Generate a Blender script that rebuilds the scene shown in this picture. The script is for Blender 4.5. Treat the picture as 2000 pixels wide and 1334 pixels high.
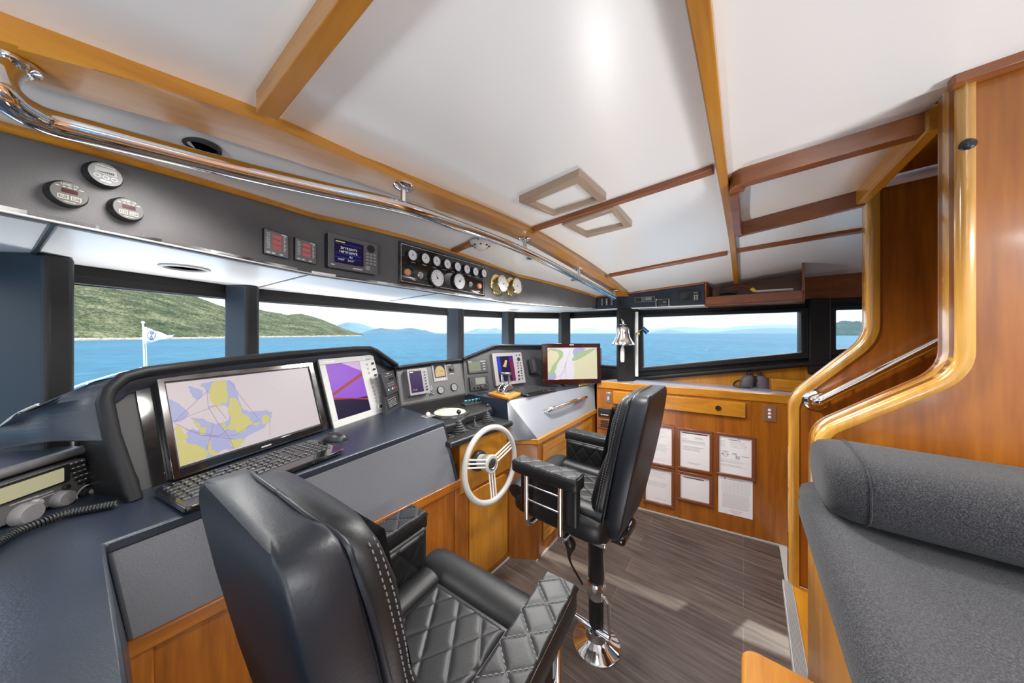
import bpy, bmesh, math, random
from mathutils import Vector as V, Matrix, noise
random.seed(7)
sc = bpy.context.scene
for o in list(bpy.data.objects): bpy.data.objects.remove(o)
COL = sc.collection
# ---------- camera ----------
FPX = 570.0; HV = 651.0; CH = 1.55
cam = bpy.data.cameras.new('camera'); co = bpy.data.objects.new('camera', cam); COL.objects.link(co)
co.location = (0, 0, CH); co.rotation_euler = (math.radians(90), 0, 0)
cam.sensor_width = 36; cam.lens = 36*FPX/2000; cam.shift_y = (HV-667)/2000; cam.clip_start = .02; cam.clip_end = 60000
sc.camera = co
# ---------- view ----------
sc.view_settings.view_transform = 'Standard'; sc.view_settings.look = 'None'
sc.view_settings.gamma = 1; sc.view_settings.use_curve_mapping = False
sc.view_settings.exposure = 0.26
# ---------- sky ----------
W = bpy.data.worlds.new('sky'); sc.world = W; W.use_nodes = True
nt = W.node_tree; nt.nodes.clear()
_o = nt.nodes.new('ShaderNodeOutputWorld'); _b = nt.nodes.new('ShaderNodeBackground')
_t = nt.nodes.new('ShaderNodeTexCoord'); _s = nt.nodes.new('ShaderNodeSeparateXYZ'); _r = nt.nodes.new('ShaderNodeValToRGB')
nt.links.new(_t.outputs['Generated'], _s.inputs[0]); nt.links.new(_s.outputs['Z'], _r.inputs[0])
nt.links.new(_r.outputs[0], _b.inputs[0]); nt.links.new(_b.outputs[0], _o.inputs[0])
e = _r.color_ramp.elements
e[0].position = 0.0; e[0].color = (.160, .176, .195, 1)
e[1].position = 1.0; e[1].color = (.35, .42, .60, 1)
x = e.new(.06); x.color = (.195, .204, .214, 1)
x = e.new(.12); x.color = (.25, .256, .262, 1)
x = e.new(.3); x.color = (.50, .53, .60, 1)
x = e.new(.6); x.color = (.48, .54, .66, 1)
_b.inputs[1].default_value = 5.6
# ---------- boat axes: S = to starboard, FD = forward ----------
S = V((.621, .784, 0)).normalized(); FD = V((-S.y, S.x, 0))
UP = V((0, 0, 1))
def lamp(kind, name, loc, energy, color=(1, 1, 1), size=.3, rot=None, sy=None, spread=None):
    l = bpy.data.lights.new(name, kind); l.energy = energy; l.color = color
    o = bpy.data.objects.new(name, l); COL.objects.link(o); o.location = loc
    if rot: o.rotation_euler = rot
    if kind == 'AREA':
        l.size = size
        if sy: l.shape = 'RECTANGLE'; l.size_y = sy
        if spread: l.spread = spread
    if kind in ('POINT', 'SPOT'): l.shadow_soft_size = size
    return o
# the sun stands on the starboard quarter
sun = lamp('SUN', 'sun', (0, 0, 30), 4.0, (1, .95, .86)); sun.data.angle = .01
sd = (FD*.35 - S*.8 - UP*.95).normalized()
sun.rotation_euler = sd.to_track_quat('-Z', 'Y').to_euler()
# added fill out of view: ceiling panels and uplights that brighten the cabin
for i, (s_, f_) in enumerate([(-.1, -1.3), (.6, -2.4)]):
    p = S*s_ + FD*f_
    lamp('AREA', 'ceiling_fill_panel', (p.x, p.y, 2.00), 34, (1, .99, .97), .5)
for i, (s_, f_, z_, e_) in enumerate([(-1.3, -.9, 1.0, 270), (.5, -1.9, .9, 130), (.45, .10, .22, 20)]):
    p = S*s_ + FD*f_
    o = lamp('SPOT', 'cabin_fill_uplight', (p.x, p.y, z_), e_, (1, .99, .975), .25); o.data.spot_size = 2.6; o.data.spot_blend = 1  # unseen uplight added to brighten the ceiling
    o.rotation_euler = (UP+FD*.5+S*.3).to_track_quat('-Z', 'Y').to_euler()
# bulbs of the recessed downlights over the helm; last two are added fill without fixtures
for (x, y, z, e_) in [(-.79, .70, 1.96, 6), (-.95, .95, 1.77, 10), (.02, 2.75, 1.77, 14), (.13, 1.85, 1.96, 42), (.50, 2.25, 1.94, 34), (.35, .95, 2.05, 40), (1.0, 1.75, 2.02, 24)]:
    o = lamp('SPOT', 'downlight_and_fill', (x, y, z), e_, (1, .98, .95), .06); o.data.spot_size = 2.8; o.data.spot_blend = .6
# fill spots added out of sight forward of the pods, shining up
for (x, y, z, e_) in [(-1.435, 1.136, 1.12, 14), (-1.055, 1.857, 1.12, 20), (-.59, 2.51, 1.12, 20), (-.10, 3.01, 1.12, 20)]:
    o = lamp('SPOT', 'dash_fill_spot', (x, y, z), e_, (1, .99, .98), .03); o.data.spot_size = 2.6; o.data.spot_blend = 1; o.rotation_euler = (math.pi, 0, 0)
# added fill spot hidden behind the far helm chair, lifting the ceiling
for (x, y, z, e_) in [(.80, 1.98, .86, 30), (1.30, 2.25, 1.12, 0)]:
    if e_: o = lamp('SPOT', 'hidden_fill_spot', (x, y, z), e_, (1, .98, .95), .05); o.data.spot_size = 2.3; o.data.spot_blend = 1; o.rotation_euler = (math.pi, 0, 0)
# ---------- helpers ----------
def P(u, v, Y): return V(((u-1000)/FPX*Y, Y, CH-(v-HV)/FPX*Y))
def PZ(u, v, z): return P(u, v, FPX*(CH-z)/(v-HV))
def SF(s, f, z=0): return S*s+FD*f+UP*z
def sf(p): return p.dot(S), p.dot(FD)
def hc(s, f):                         # cambered ceiling height above the eye
    s = max(s, -.5)
    k = .07 if s < 1.1 else .037+.017*min(1, max(0, (f+.33)/1.3))
    return .59-.055*f-k*(s-1.1)**2
def PC(u, v, d=0):                    # sight line to the ceiling (or d below it)
    z = CH+.5
    for _ in range(30):
        p = PZ(u, v, z); z = .5*z+.5*(CH+hc(*sf(p))-d)
    return PZ(u, v, z)
def onv(u, v, a, b):                  # sight line to the vertical plane through a and b
    d = V((b.x-a.x, b.y-a.y, 0)); n = V((-d.y, d.x, 0)); r = P(u, v, 1)-V((0, 0, CH))
    return V((0, 0, CH))+r*(n.dot(a-V((0, 0, CH)))/n.dot(r))
class Fr:
    def __init__(s, o, ex, ey):
        s.o = o.copy(); s.ex = ex.normalized(); s.n = s.ex.cross(ey).normalized(); s.ey = s.n.cross(s.ex).normalized()
    def pt(s, a, b, d=0): return s.o+s.ex*a+s.ey*b+s.n*d
    def q(s, u, v):
        c = V((0, 0, CH)); r = P(u, v, 1)-c; t = (s.o-c).dot(s.n)/r.dot(s.n); w = c+r*t-s.o
        return (w.dot(s.ex), w.dot(s.ey))
    def rect(s, *c):                  # corner sight lines TL TR BR BL -> upright rectangle
        k = [s.q(*p) for p in c]
        if len(k) == 2: return (k[0][0], k[1][1], k[1][0], k[0][1])
        return ((k[0][0]+k[3][0])/2, (k[2][1]+k[3][1])/2, (k[1][0]+k[2][0])/2, (k[0][1]+k[1][1])/2)
    def sh(s, d): return Fr(s.o+s.n*d, s.ex, s.ey)
def frl(p0, p1, tilt=0):              # frame along p0->p1, leaning back by tilt degrees
    ex = V((p1.x-p0.x, p1.y-p0.y, 0)).normalized(); aw = UP.cross(ex)
    t = math.radians(tilt); return Fr(p0, ex, UP*math.cos(t)+aw*math.sin(t))
LOC = Fr(V((0, 0, 0)), V((1, 0, 0)), V((0, 1, 0)))   # local: a=x b=y d=z
class MB:
    def __init__(s): s.v = []; s.f = []; s.m = []
    def add(s, vs, fs, mi=0):
        k = len(s.v); s.v += [V(p) for p in vs]
        s.f += [tuple(i+k for i in f) for f in fs]; s.m += [mi]*len(fs); return s
    def prism(s, A, B, mi=0, cap=True):
        n = len(A); fs = [(i, (i+1) % n, n+(i+1) % n, n+i) for i in range(n)]
        if cap: fs += [tuple(reversed(range(n))), tuple(range(n, 2*n))]
        return s.add(list(A)+list(B), fs, mi)
    def fpoly(s, fr, pts, d0, d1, mi=0): return s.prism([fr.pt(a, b, d0) for a, b in pts], [fr.pt(a, b, d1) for a, b in pts], mi)
    def flat(s, fr, pts, d, mi=0): return s.add([fr.pt(a, b, d) for a, b in pts], [tuple(range(len(pts)))], mi)
    def box(s, fr, r, d0, d1, mi=0):
        a0, b0, a1, b1 = r; return s.fpoly(fr, [(a0, b0), (a1, b0), (a1, b1), (a0, b1)], d0, d1, mi)
    def rbox(s, fr, r, d0, d1, rad, mi=0, n=4):
        return s.fpoly(fr, rrect(r, rad, n), d0, d1, mi)
    def frame(s, fr, R, r, d0, d1, mi=0):      # rectangular ring R outside r inside
        a, b, c, d = R; e_, f, g, h = r
        for q in ((a, b, c, f), (a, h, c, d), (a, f, e_, h), (g, f, c, h)): s.box(fr, q, d0, d1, mi)
        return s
    def ring(s, O, I, dz, mi=0):               # ring between loops O and I extruded by vector dz
        n = len(O); vs = list(O)+list(I)+[p+dz for p in O]+[p+dz for p in I]; fs = []
        for i in range(n):
            j = (i+1) % n
            fs += [(i, j, n+j, n+i), (2*n+i, 3*n+i, 3*n+j, 2*n+j), (i, 2*n+i, 2*n+j, j), (n+i, n+j, 3*n+j, 3*n+i)]
        return s.add(vs, fs, mi)
    def disc(s, fr, a, b, r, d0, d1, mi=0, n=28, r2=None):
        r2 = r if r2 is None else r2
        A = [fr.pt(a+r*math.cos(t*2*math.pi/n), b+r*math.sin(t*2*math.pi/n), d0) for t in range(n)]
        B = [fr.pt(a+r2*math.cos(t*2*math.pi/n), b+r2*math.sin(t*2*math.pi/n), d1) for t in range(n)]
        return s.prism(A, B, mi)
    def lathe(s, fr, a, b, prof, mi=0, n=32):  # prof [(r,d)] about the frame normal
        k = len(s.v); m = len(prof)
        for (r, d) in prof:
            for t in range(n): s.v.append(fr.pt(a+r*math.cos(t*2*math.pi/n), b+r*math.sin(t*2*math.pi/n), d))
        for i in range(m-1):
            for t in range(n):
                j = (t+1) % n; s.f.append((k+i*n+t, k+i*n+j, k+(i+1)*n+j, k+(i+1)*n+t)); s.m.append(mi)
        s.f.append(tuple(k+t for t in reversed(range(n)))); s.f.append(tuple(k+(m-1)*n+t for t in range(n))); s.m += [mi, mi]
        return s
    def loft(s, rows, mi=0, closed=True, cap=True):
        n = len(rows[0]); k = len(s.v)
        for r in rows: s.v += [V(p) for p in r]
        for i in range(len(rows)-1):
            for t in range(n if closed else n-1):
                j = (t+1) % n; s.f.append((k+i*n+t, k+i*n+j, k+(i+1)*n+j, k+(i+1)*n+t)); s.m.append(mi)
        if cap and closed:
            s.f.append(tuple(k+t for t in reversed(range(n)))); s.f.append(tuple(k+(len(rows)-1)*n+t for t in range(n))); s.m += [mi, mi]
        return s
    def tube(s, path, r, n=12, mi=0, closed=False):
        path = [V(p) for p in path]; m = len(path); rs = r if isinstance(r, (list, tuple)) else [r]*m
        rows = []; prev = None
        for i in range(m):
            a = path[i-1] if (i or closed) else path[0]; b = path[(i+1) % m] if (i < m-1 or closed) else path[-1]
            d = (b-a).normalized()
            if prev is None:
                u = d.orthogonal().normalized()
            else:
                u = prev-d*prev.dot(d); u = u.normalized() if u.length > 1e-6 else d.orthogonal().normalized()
            prev = u; w = d.cross(u)
            rows.append([path[i]+(u*math.cos(t*2*math.pi/n)+w*math.sin(t*2*math.pi/n))*rs[i] for t in range(n)])
        if closed:
            k = len(s.v); 
            for r_ in rows: s.v += r_
            for i in range(m):
                ii = (i+1) % m
                for t in range(n):
                    j = (t+1) % n; s.f.append((k+i*n+t, k+i*n+j, k+ii*n+j, k+ii*n+t)); s.m.append(mi)
            return s
        return s.loft(rows, mi)
    def ball(s, c, r, mi=0, n=16, sz=(1, 1, 1)):
        rows = []
        for i in range(n//2+1):
            t = math.pi*i/(n//2); rr = max(math.sin(t), .001)
            rows.append([V((c[0]+r*sz[0]*rr*math.cos(p*2*math.pi/n), c[1]+r*sz[1]*rr*math.sin(p*2*math.pi/n), c[2]-r*sz[2]*math.cos(t))) for p in range(n)])
        return s.loft(rows, mi)
    def text(s, fr, a, b, txt, size, d=0, mi=0, ang=0):
        c = bpy.data.curves.new('lettering', 'FONT'); c.body = txt; c.size = size; c.align_x = 'CENTER'; c.align_y = 'CENTER'; c.resolution_u = 2
        o = bpy.data.objects.new('lettering', c); me = bpy.data.meshes.new_from_object(o)
        ca, sa = math.cos(ang), math.sin(ang)
        s.add([fr.pt(a+p.co.x*ca-p.co.y*sa, b+p.co.x*sa+p.co.y*ca, d) for p in me.vertices], [tuple(q.vertices) for q in me.polygons], mi)
        bpy.data.objects.remove(o); bpy.data.meshes.remove(me); bpy.data.curves.remove(c); return s
    def build(s, name, mats, parent=None, smooth=None, bevel=0, seg=2, sub=0, local=False, solid=0):
        me = bpy.data.meshes.new(name); me.from_pydata([tuple(p) for p in s.v], [], s.f)
        if not isinstance(mats, (list, tuple)): mats = [mats]
        for m in mats: me.materials.append(m)
        me.polygons.foreach_set('material_index', s.m); me.update()
        bm = bmesh.new(); bm.from_mesh(me); bmesh.ops.recalc_face_normals(bm, faces=bm.faces); bm.to_mesh(me); bm.free()
        o = bpy.data.objects.new(name, me); COL.objects.link(o)
        if parent:
            o.parent = parent
            if not local: o.matrix_parent_inverse = Matrix.Translation(-parent.location)
        if smooth is not None:
            me.polygons.foreach_set('use_smooth', [True]*len(me.polygons))
            if smooth < 180: me.set_sharp_from_angle(angle=math.radians(smooth))
        if solid:
            m = o.modifiers.new('solid', 'SOLIDIFY'); m.thickness = solid
        if bevel:
            m = o.modifiers.new('bevel', 'BEVEL'); m.width = bevel; m.segments = seg; m.limit_method = 'ANGLE'; m.angle_limit = math.radians(40)
            m.harden_normals = False
            me.polygons.foreach_set('use_smooth', [True]*len(me.polygons)); 
            if smooth is None: me.set_sharp_from_angle(angle=math.radians(50))
        if sub:
            m = o.modifiers.new('sub', 'SUBSURF'); m.levels = sub; m.render_levels = sub
        return o
def rrect(r, rad, n=4):
    a0, b0, a1, b1 = r; out = []
    for (cx, cy, t0) in ((a1-rad, b1-rad, 0), (a0+rad, b1-rad, 90), (a0+rad, b0+rad, 180), (a1-rad, b0+rad, 270)):
        for i in range(n+1):
            t = math.radians(t0+90*i/n); out.append((cx+rad*math.cos(t), cy+rad*math.sin(t)))
    return out
def thing(name, label, cat, loc, group=None, rotz=0):
    o = bpy.data.objects.new(name, None); COL.objects.link(o); o.location = loc; o.rotation_euler = (0, 0, rotz)
    o.empty_display_size = .05
    o['label'] = label; o['category'] = cat
    if group: o['group'] = group
    return o
def tag(o, label, cat, group=None, kind=None):
    o['label'] = label; o['category'] = cat
    if group: o['group'] = group
    if kind: o['kind'] = kind
    return o
def struct(o): o['kind'] = 'structure'; return o
def resamp(pts, n):
    pts = [V(p) for p in pts]; L = [0]
    for i in range(1, len(pts)): L.append(L[-1]+(pts[i]-pts[i-1]).length)
    out = []
    for k in range(n):
        t = L[-1]*k/(n-1); i = 0
        while i < len(L)-2 and L[i+1] < t: i += 1
        out.append(pts[i].lerp(pts[i+1], (t-L[i])/max(1e-9, L[i+1]-L[i])))
    return out
def smoothp(pts, n=6, closed=False):   # catmull-rom
    pts = [V(p) for p in pts]; m = len(pts); out = []
    for i in range(m if closed else m-1):
        if closed: p0, p1, p2, p3 = pts[i-1], pts[i], pts[(i+1) % m], pts[(i+2) % m]
        else: p0, p1, p2, p3 = pts[max(0, i-1)], pts[i], pts[i+1], pts[min(m-1, i+2)]
        for k in range(n):
            t = k/n; out.append(.5*((2*p1)+(p2-p0)*t+(2*p0-5*p1+4*p2-p3)*t*t+(3*p1-p0-3*p2+p3)*t**3))
    if not closed: out.append(pts[-1])
    return out
# ---------- materials ----------
def mat(name, col, rough=.5, metal=0, spec=.5, coat=0, emit=0, bump=None, var=None, sheen=0, coatr=.08):
    m = bpy.data.materials.new(name); m.use_nodes = True; t = m.node_tree; b = t.nodes['Principled BSDF']
    b.inputs['Base Color'].default_value = (*col, 1); b.inputs['Roughness'].default_value = rough; b.inputs['Metallic'].default_value = metal
    b.inputs['Specular IOR Level'].default_value = spec; b.inputs['Coat Weight'].default_value = coat; b.inputs['Coat Roughness'].default_value = coatr
    if sheen: b.inputs['Sheen Weight'].default_value = sheen
    if emit:
        b.inputs['Emission Color'].default_value = (*col, 1); b.inputs['Emission Strength'].default_value = emit
    tc = t.nodes.new('ShaderNodeTexCoord')
    if bump:
        n = t.nodes.new('ShaderNodeTexNoise'); n.inputs['Scale'].default_value = bump[0]; n.inputs['Detail'].default_value = 3
        u = t.nodes.new('ShaderNodeBump'); u.inputs['Strength'].default_value = bump[1]; u.inputs['Distance'].default_value = bump[2] if len(bump) > 2 else .002
        t.links.new(tc.outputs['Object'], n.inputs['Vector']); t.links.new(n.outputs[0], u.inputs['Height']); t.links.new(u.outputs[0], b.inputs['Normal'])
    if var:
        n = t.nodes.new('ShaderNodeTexNoise'); n.inputs['Scale'].default_value = var[0]; n.inputs['Detail'].default_value = 4
        r = t.nodes.new('ShaderNodeValToRGB'); r.color_ramp.elements[0].color = (*col, 1); r.color_ramp.elements[1].color = (*var[1], 1)
        r.color_ramp.elements[0].position = .35; r.color_ramp.elements[1].position = .65
        t.links.new(tc.outputs['Object'], n.inputs['Vector']); t.links.new(n.outputs[0], r.inputs[0]); t.links.new(r.outputs[0], b.inputs['Base Color'])
    return m
def wood(name, rotz, axis, c0, c1, c2, rough=.34, coat=.4):
    m = bpy.data.materials.new(name); m.use_nodes = True; t = m.node_tree; b = t.nodes['Principled BSDF']; L = t.links.new
    tc = t.nodes.new('ShaderNodeTexCoord'); mp = t.nodes.new('ShaderNodeMapping'); mp.vector_type = 'TEXTURE'; mp2 = t.nodes.new('ShaderNodeMapping')
    mp.inputs['Rotation'].default_value = (0, 0, rotz); sca = [14, 14, 14]; sca[axis] = 1.1; mp2.inputs['Scale'].default_value = sca
    n = t.nodes.new('ShaderNodeTexNoise'); n.inputs['Scale'].default_value = 1.2; n.inputs['Detail'].default_value = 6; n.inputs['Distortion'].default_value = .8
    n2 = t.nodes.new('ShaderNodeTexNoise'); n2.inputs['Scale'].default_value = 7; n2.inputs['Detail'].default_value = 3
    r = t.nodes.new('ShaderNodeValToRGB'); r.color_ramp.elements[0].color = (*c0, 1); r.color_ramp.elements[0].position = .3
    r.color_ramp.elements[1].color = (*c2, 1); r.color_ramp.elements[1].position = .72
    e = r.color_ramp.elements.new(.5); e.color = (*c1, 1)
    mx = t.nodes.new('ShaderNodeMix'); mx.inputs[0].default_value = .3
    L(tc.outputs['Object'], mp.inputs[0]); L(mp.outputs[0], mp2.inputs[0]); L(mp2.outputs[0], n.inputs['Vector']); L(mp2.outputs[0], n2.inputs['Vector'])
    L(n.outputs[0], mx.inputs[2]); L(n2.outputs[0], mx.inputs[3]); L(mx.outputs[0], r.inputs[0]); L(r.outputs[0], b.inputs['Base Color'])
    b.inputs['Roughness'].default_value = rough; b.inputs['Coat Weight'].default_value = coat; b.inputs['Coat Roughness'].default_value = .12
    return m
ANG = math.atan2(FD.y, FD.x); ANS = math.atan2(S.y, S.x)
WC = ((.19, .052, .004), (.31, .092, .006), (.42, .138, .010))
WY = ((.32, .115, .008), (.46, .185, .011), (.56, .25, .018))
WD = ((.16, .045, .012), (.25, .075, .018), (.33, .105, .025))
M = {}
M['wood'] = wood('varnished_teak', 0, 2, *WC)
M['wood_s'] = wood('varnished_teak_athwart', ANS, 0, *WC)
M['wood_f'] = wood('varnished_teak_foreaft', ANG, 0, *WC)
M['wood_y'] = wood('golden_teak_upright', 0, 2, *WY)
M['wood_ys'] = wood('golden_teak_athwart', ANS, 0, *WY)
M['wood_yf'] = wood('golden_teak', ANG, 0, *WY, coat=.5)
M['wood_d'] = wood('mahogany', ANG, 0, *WD)
M['wood_bs'] = wood('golden_teak_beam_athwart', ANS, 0, *WY); M['wood_bf'] = wood('golden_teak_beam', ANG, 0, *WY)
M['wood_t'] = wood('window_lit_teak_moulding', 0, 2, (.40, .17, .018), (.56, .27, .035), (.68, .37, .06), rough=.25, coat=1)  # teak made paler: window light on the mouldings put into the colour
M['white'] = mat('white_laminate', (.88, .88, .88), .30, coat=1, coatr=.28)
M['soffit'] = mat('brushed_white_panel', (.90, .90, .90), .35, coat=.3, coatr=.2)
M['vinyl'] = mat('charcoal_vinyl', (.125, .118, .118), .5, bump=(350, .25, .0015), var=(6, (.095, .092, .095)))
M['frame'] = mat('window_vinyl', (.013, .0125, .0125), .5, spec=.35, bump=(300, .2, .001))
M['frameb'] = mat('window_post_blue', (.018, .028, .042), .5)
M['navy'] = mat('navy_vinyl', (.017, .023, .036), .33, bump=(260, .25, .0015), spec=.6)
M['pad'] = mat('sheen_lit_navy_vinyl', (.20, .208, .232), .36, bump=(220, .3, .0015), spec=.7)  # navy vinyl whose bright sheen is put into a grey base colour
M['leather'] = mat('black_leather', (.006, .006, .007), .44, bump=(180, .25, .001), spec=.45)
M['leather_b'] = mat('navy_leather', (.006, .008, .013), .42, bump=(180, .25, .001), spec=.5)
M['stitch'] = mat('grey_stitching', (.16, .16, .17), .7)
M['black'] = mat('black_plastic', (.014, .014, .015), .35)
M['gloss'] = mat('gloss_black', (.010, .010, .011), .06, coat=.6)
M['dgrey'] = mat('dark_grey_plastic', (.024, .023, .025), .45)
M['grey'] = mat('grey_plastic', (.20, .19, .19), .45)
M['lgrey'] = mat('light_grey_plastic', (.46, .45, .43), .45)
M['btn'] = mat('button_grey', (.32, .30, .30), .5)
M['chrome'] = mat('polished_steel', (.82, .83, .84), .07, metal=1)
M['steel'] = mat('brushed_steel', (.62, .61, .60), .28, metal=1)
M['bevelgloss'] = mat('reflective_bezel', (.35, .34, .35), .10, metal=1)
M['brass'] = mat('polished_brass', (.83, .68, .34), .12, metal=1)
M['copper'] = mat('copper_button', (.70, .30, .18), .35)
M['wp'] = mat('white_plastic', (.74, .74, .72), .4)
M['cream'] = mat('cream_dial', (.50, .49, .40), .5)
M['paper'] = mat('printed_paper', (.80, .77, .78), .7)
M['ink'] = mat('ink', (.06, .055, .06), .7)
M['inkg'] = mat('grey_print', (.36, .34, .36), .7)
M['inkr'] = mat('red_print', (.60, .18, .16), .7)
M['wl'] = mat('white_lettering', (.72, .72, .70), .5)
M['red'] = mat('red_plastic', (.55, .04, .04), .4)
M['teal'] = mat('teal_cap', (.03, .22, .23), .4)
M['yel'] = mat('yellow_card', (.85, .62, .05), .6)
M['fabric'] = mat('charcoal_wool', (.035, .036, .041), .95, bump=(700, .6, .002), sheen=.1)
def fab():
    t = M['fabric'].node_tree; b = t.nodes['Principled BSDF']; tc = t.nodes.new('ShaderNodeTexCoord')
    n = t.nodes.new('ShaderNodeTexNoise'); n.inputs['Scale'].default_value = 520; n.inputs['Detail'].default_value = 3
    r = t.nodes.new('ShaderNodeValToRGB'); r.color_ramp.elements[0].color = (.010, .010, .013, 1); r.color_ramp.elements[1].color = (.058, .058, .063, 1)
    r.color_ramp.elements[0].position = .42; r.color_ramp.elements[1].position = .66
    t.links.new(tc.outputs['Object'], n.inputs['Vector']); t.links.new(n.outputs[0], r.inputs[0]); t.links.new(r.outputs[0], b.inputs['Base Color'])
fab()
def em(name, col, k=1.0):
    m = mat(name, col, .30, emit=k*.85, spec=.12); m.node_tree.nodes['Principled BSDF'].inputs['Base Color'].default_value = (*[c*.12 for c in col], 1); return m
M['s_purple'] = em('screen_violet', (.30, .10, .62), .8)
M['s_dark'] = em('screen_dark_violet', (.018, .012, .05), .6)
M['s_dpur'] = em('screen_plum', (.045, .018, .10), .6)
M['s_pink'] = em('screen_pink', (.72, .50, .78), .7)
M['s_redb'] = em('screen_red_line', (.42, .06, .05), .7)
M['s_chart'] = em('screen_chart_water', (.66, .58, .60), .75)
M['s_shoal'] = em('screen_chart_shoal', (.42, .44, .66), .75)
M['s_land'] = em('screen_chart_land', (.62, .56, .22), .75)
M['s_land2'] = em('screen_chart_sand', (.74, .70, .48), .75)
M['s_green'] = em('screen_chart_green', (.42, .55, .30), .75)
M['s_pale'] = em('screen_chart_pale', (.80, .76, .82), .75)
M['s_line'] = em('screen_chart_line', (.38, .20, .42), .7)
M['s_white'] = em('screen_white', (.80, .80, .85), .9)
M['s_blue'] = em('screen_blue', (.03, .05, .45), .8)
M['s_amber'] = em('screen_amber', (.70, .50, .22), .7)
M['s_lcd'] = em('screen_lcd', (.34, .36, .24), .45)
M['s_lcdy'] = em('screen_lcd_yellow', (.62, .58, .36), .55)
M['s_red'] = em('led_red', (.55, .12, .12), .6)
M['s_yel'] = em('screen_yellow', (.70, .60, .08), .8)
M['s_maroon'] = em('screen_maroon', (.20, .02, .10), .6)
def glassm():
    m = bpy.data.materials.new('window_glass'); m.use_nodes = True; t = m.node_tree; t.nodes.clear()
    o = t.nodes.new('ShaderNodeOutputMaterial'); a = t.nodes.new('ShaderNodeBsdfTransparent'); g = t.nodes.new('ShaderNodeBsdfGlossy'); x = t.nodes.new('ShaderNodeMixShader')
    a.inputs[0].default_value = (.95, .97, .97, 1); g.inputs['Roughness'].default_value = .01; x.inputs[0].default_value = .003
    t.links.new(a.outputs[0], x.inputs[1]); t.links.new(g.outputs[0], x.inputs[2]); t.links.new(x.outputs[0], o.inputs[0]); return m
M['glass'] = glassm()
# ================= SETTING =================
ZS = CH+.24        # soffit height
ZG = CH+.173       # top of the glass
ZW = CH-.34        # sill height
# floor: dark vinyl planks laid fore and aft
def floor_mat():
    m = bpy.data.materials.new('dark_vinyl_planks'); m.use_nodes = True; t = m.node_tree; b = t.nodes['Principled BSDF']; L = t.links.new
    tc = t.nodes.new('ShaderNodeTexCoord'); mp = t.nodes.new('ShaderNodeMapping'); mp.vector_type = 'TEXTURE'; mp.inputs['Rotation'].default_value = (0, 0, ANG)
    br = t.nodes.new('ShaderNodeTexBrick'); br.inputs['Scale'].default_value = 1; br.inputs['Brick Width'].default_value = 1.2; br.inputs['Row Height'].default_value = .15
    br.inputs['Mortar Size'].default_value = .002; br.inputs['Color1'].default_value = (.105, .080, .070, 1); br.inputs['Color2'].default_value = (.15, .118, .102, 1); br.inputs['Mortar'].default_value = (.19, .165, .15, 1)
    m2 = t.nodes.new('ShaderNodeMapping'); m2.inputs['Scale'].default_value = (2.5, 30, 1); n = t.nodes.new('ShaderNodeTexNoise'); n.inputs['Scale'].default_value = 1.6; n.inputs['Detail'].default_value = 7
    r = t.nodes.new('ShaderNodeValToRGB'); r.color_ramp.elements[0].color = (.40, .38, .37, 1); r.color_ramp.elements[1].color = (1.15, 1.10, 1.05, 1); r.color_ramp.elements[0].position = .3; r.color_ramp.elements[1].position = .75
    mx = t.nodes.new('ShaderNodeMix'); mx.data_type = 'RGBA'; mx.blend_type = 'MULTIPLY'; mx.inputs[0].default_value = 1
    L(tc.outputs['Object'], mp.inputs[0]); L(mp.outputs[0], br.inputs['Vector']); L(mp.outputs[0], m2.inputs[0]); L(m2.outputs[0], n.inputs['Vector']); L(n.outputs[0], r.inputs[0])
    L(br.outputs['Color'], mx.inputs[6]); L(r.outputs[0], mx.inputs[7]); L(mx.outputs[2], b.inputs['Base Color']); b.inputs['Roughness'].default_value = .42
    return m
M['floor'] = floor_mat()
mb = MB(); mb.box(Fr(V((0, 0, 0)), S, FD), (-1.6, -3.2, 3.4, 2.6), -.05, 0); struct(mb.build('floor', M['floor']))
# ceiling
HS0, HS1, HF = 1.235, 1.86, -.40      # stair opening in the ceiling
# wall corner points in plan
def pl(u, v, r=.24):
    p = PZ(u, v, CH+r); return V((p.x, p.y, 0))
V0 = pl(60, 505); V1 = pl(470, 560.5); V2 = pl(888, 603.5); V3 = pl(992, 609.5); V4 = pl(1102, 611); 
W0 = V((1.232, 2.915, 0)); W1 = V((2.225, 2.353, 0)); WDIR = (W1-W0).normalized()
V5 = W0-WDIR*.06; V6 = W0+WDIR*2.6; Vm = V0+(V0-V1).normalized()*.9
fac = [(Vm, V0), (V0, V1), (V1, V2), (V2, V3), (V3, V4), (V4, V5)]
sl_ = sorted([-1.7+5.1*i/40 for i in range(41)]+[HS0, HS1]); fl_ = sorted([-3.2+5.8*i/30 for i in range(31)]+[HF])
hull = [Vm, V0, V1, V2, V3, V4, V5, W1, V6, V6-FD*3, SF(-2, -4)]
def inside(p):
    c = False
    for a, b in zip(hull, hull[1:]+hull[:1]):
        if (a.y > p.y) != (b.y > p.y) and p.x < (b.x-a.x)*(p.y-a.y)/(b.y-a.y)+a.x: c = not c
    return c
n = len(fl_); mb = MB(); mb.add([SF(s, f, CH+hc(s, f)) for s in sl_ for f in fl_], [(i*n+j, (i+1)*n+j, (i+1)*n+j+1, i*n+j+1) for i in range(len(sl_)-1) for j in range(n-1) if ((sl_[i] < 1.9 and fl_[j] < 1.2) or any(inside(SF(sl_[i+x_], fl_[j+y_])) for x_ in (0, 1) for y_ in (0, 1))) and not (HS0-.001 <= sl_[i] and sl_[i+1] <= HS1+.001 and fl_[j+1] <= HF+.001)])
struct(mb.build('ceiling', M['white'], smooth=180, solid=-.04))
posts = [(-60, 88, 145), (437, 481, 506), (872, 895, 906), (979, 992.5, 1005), (1090, 1097, 1114)]
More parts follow.
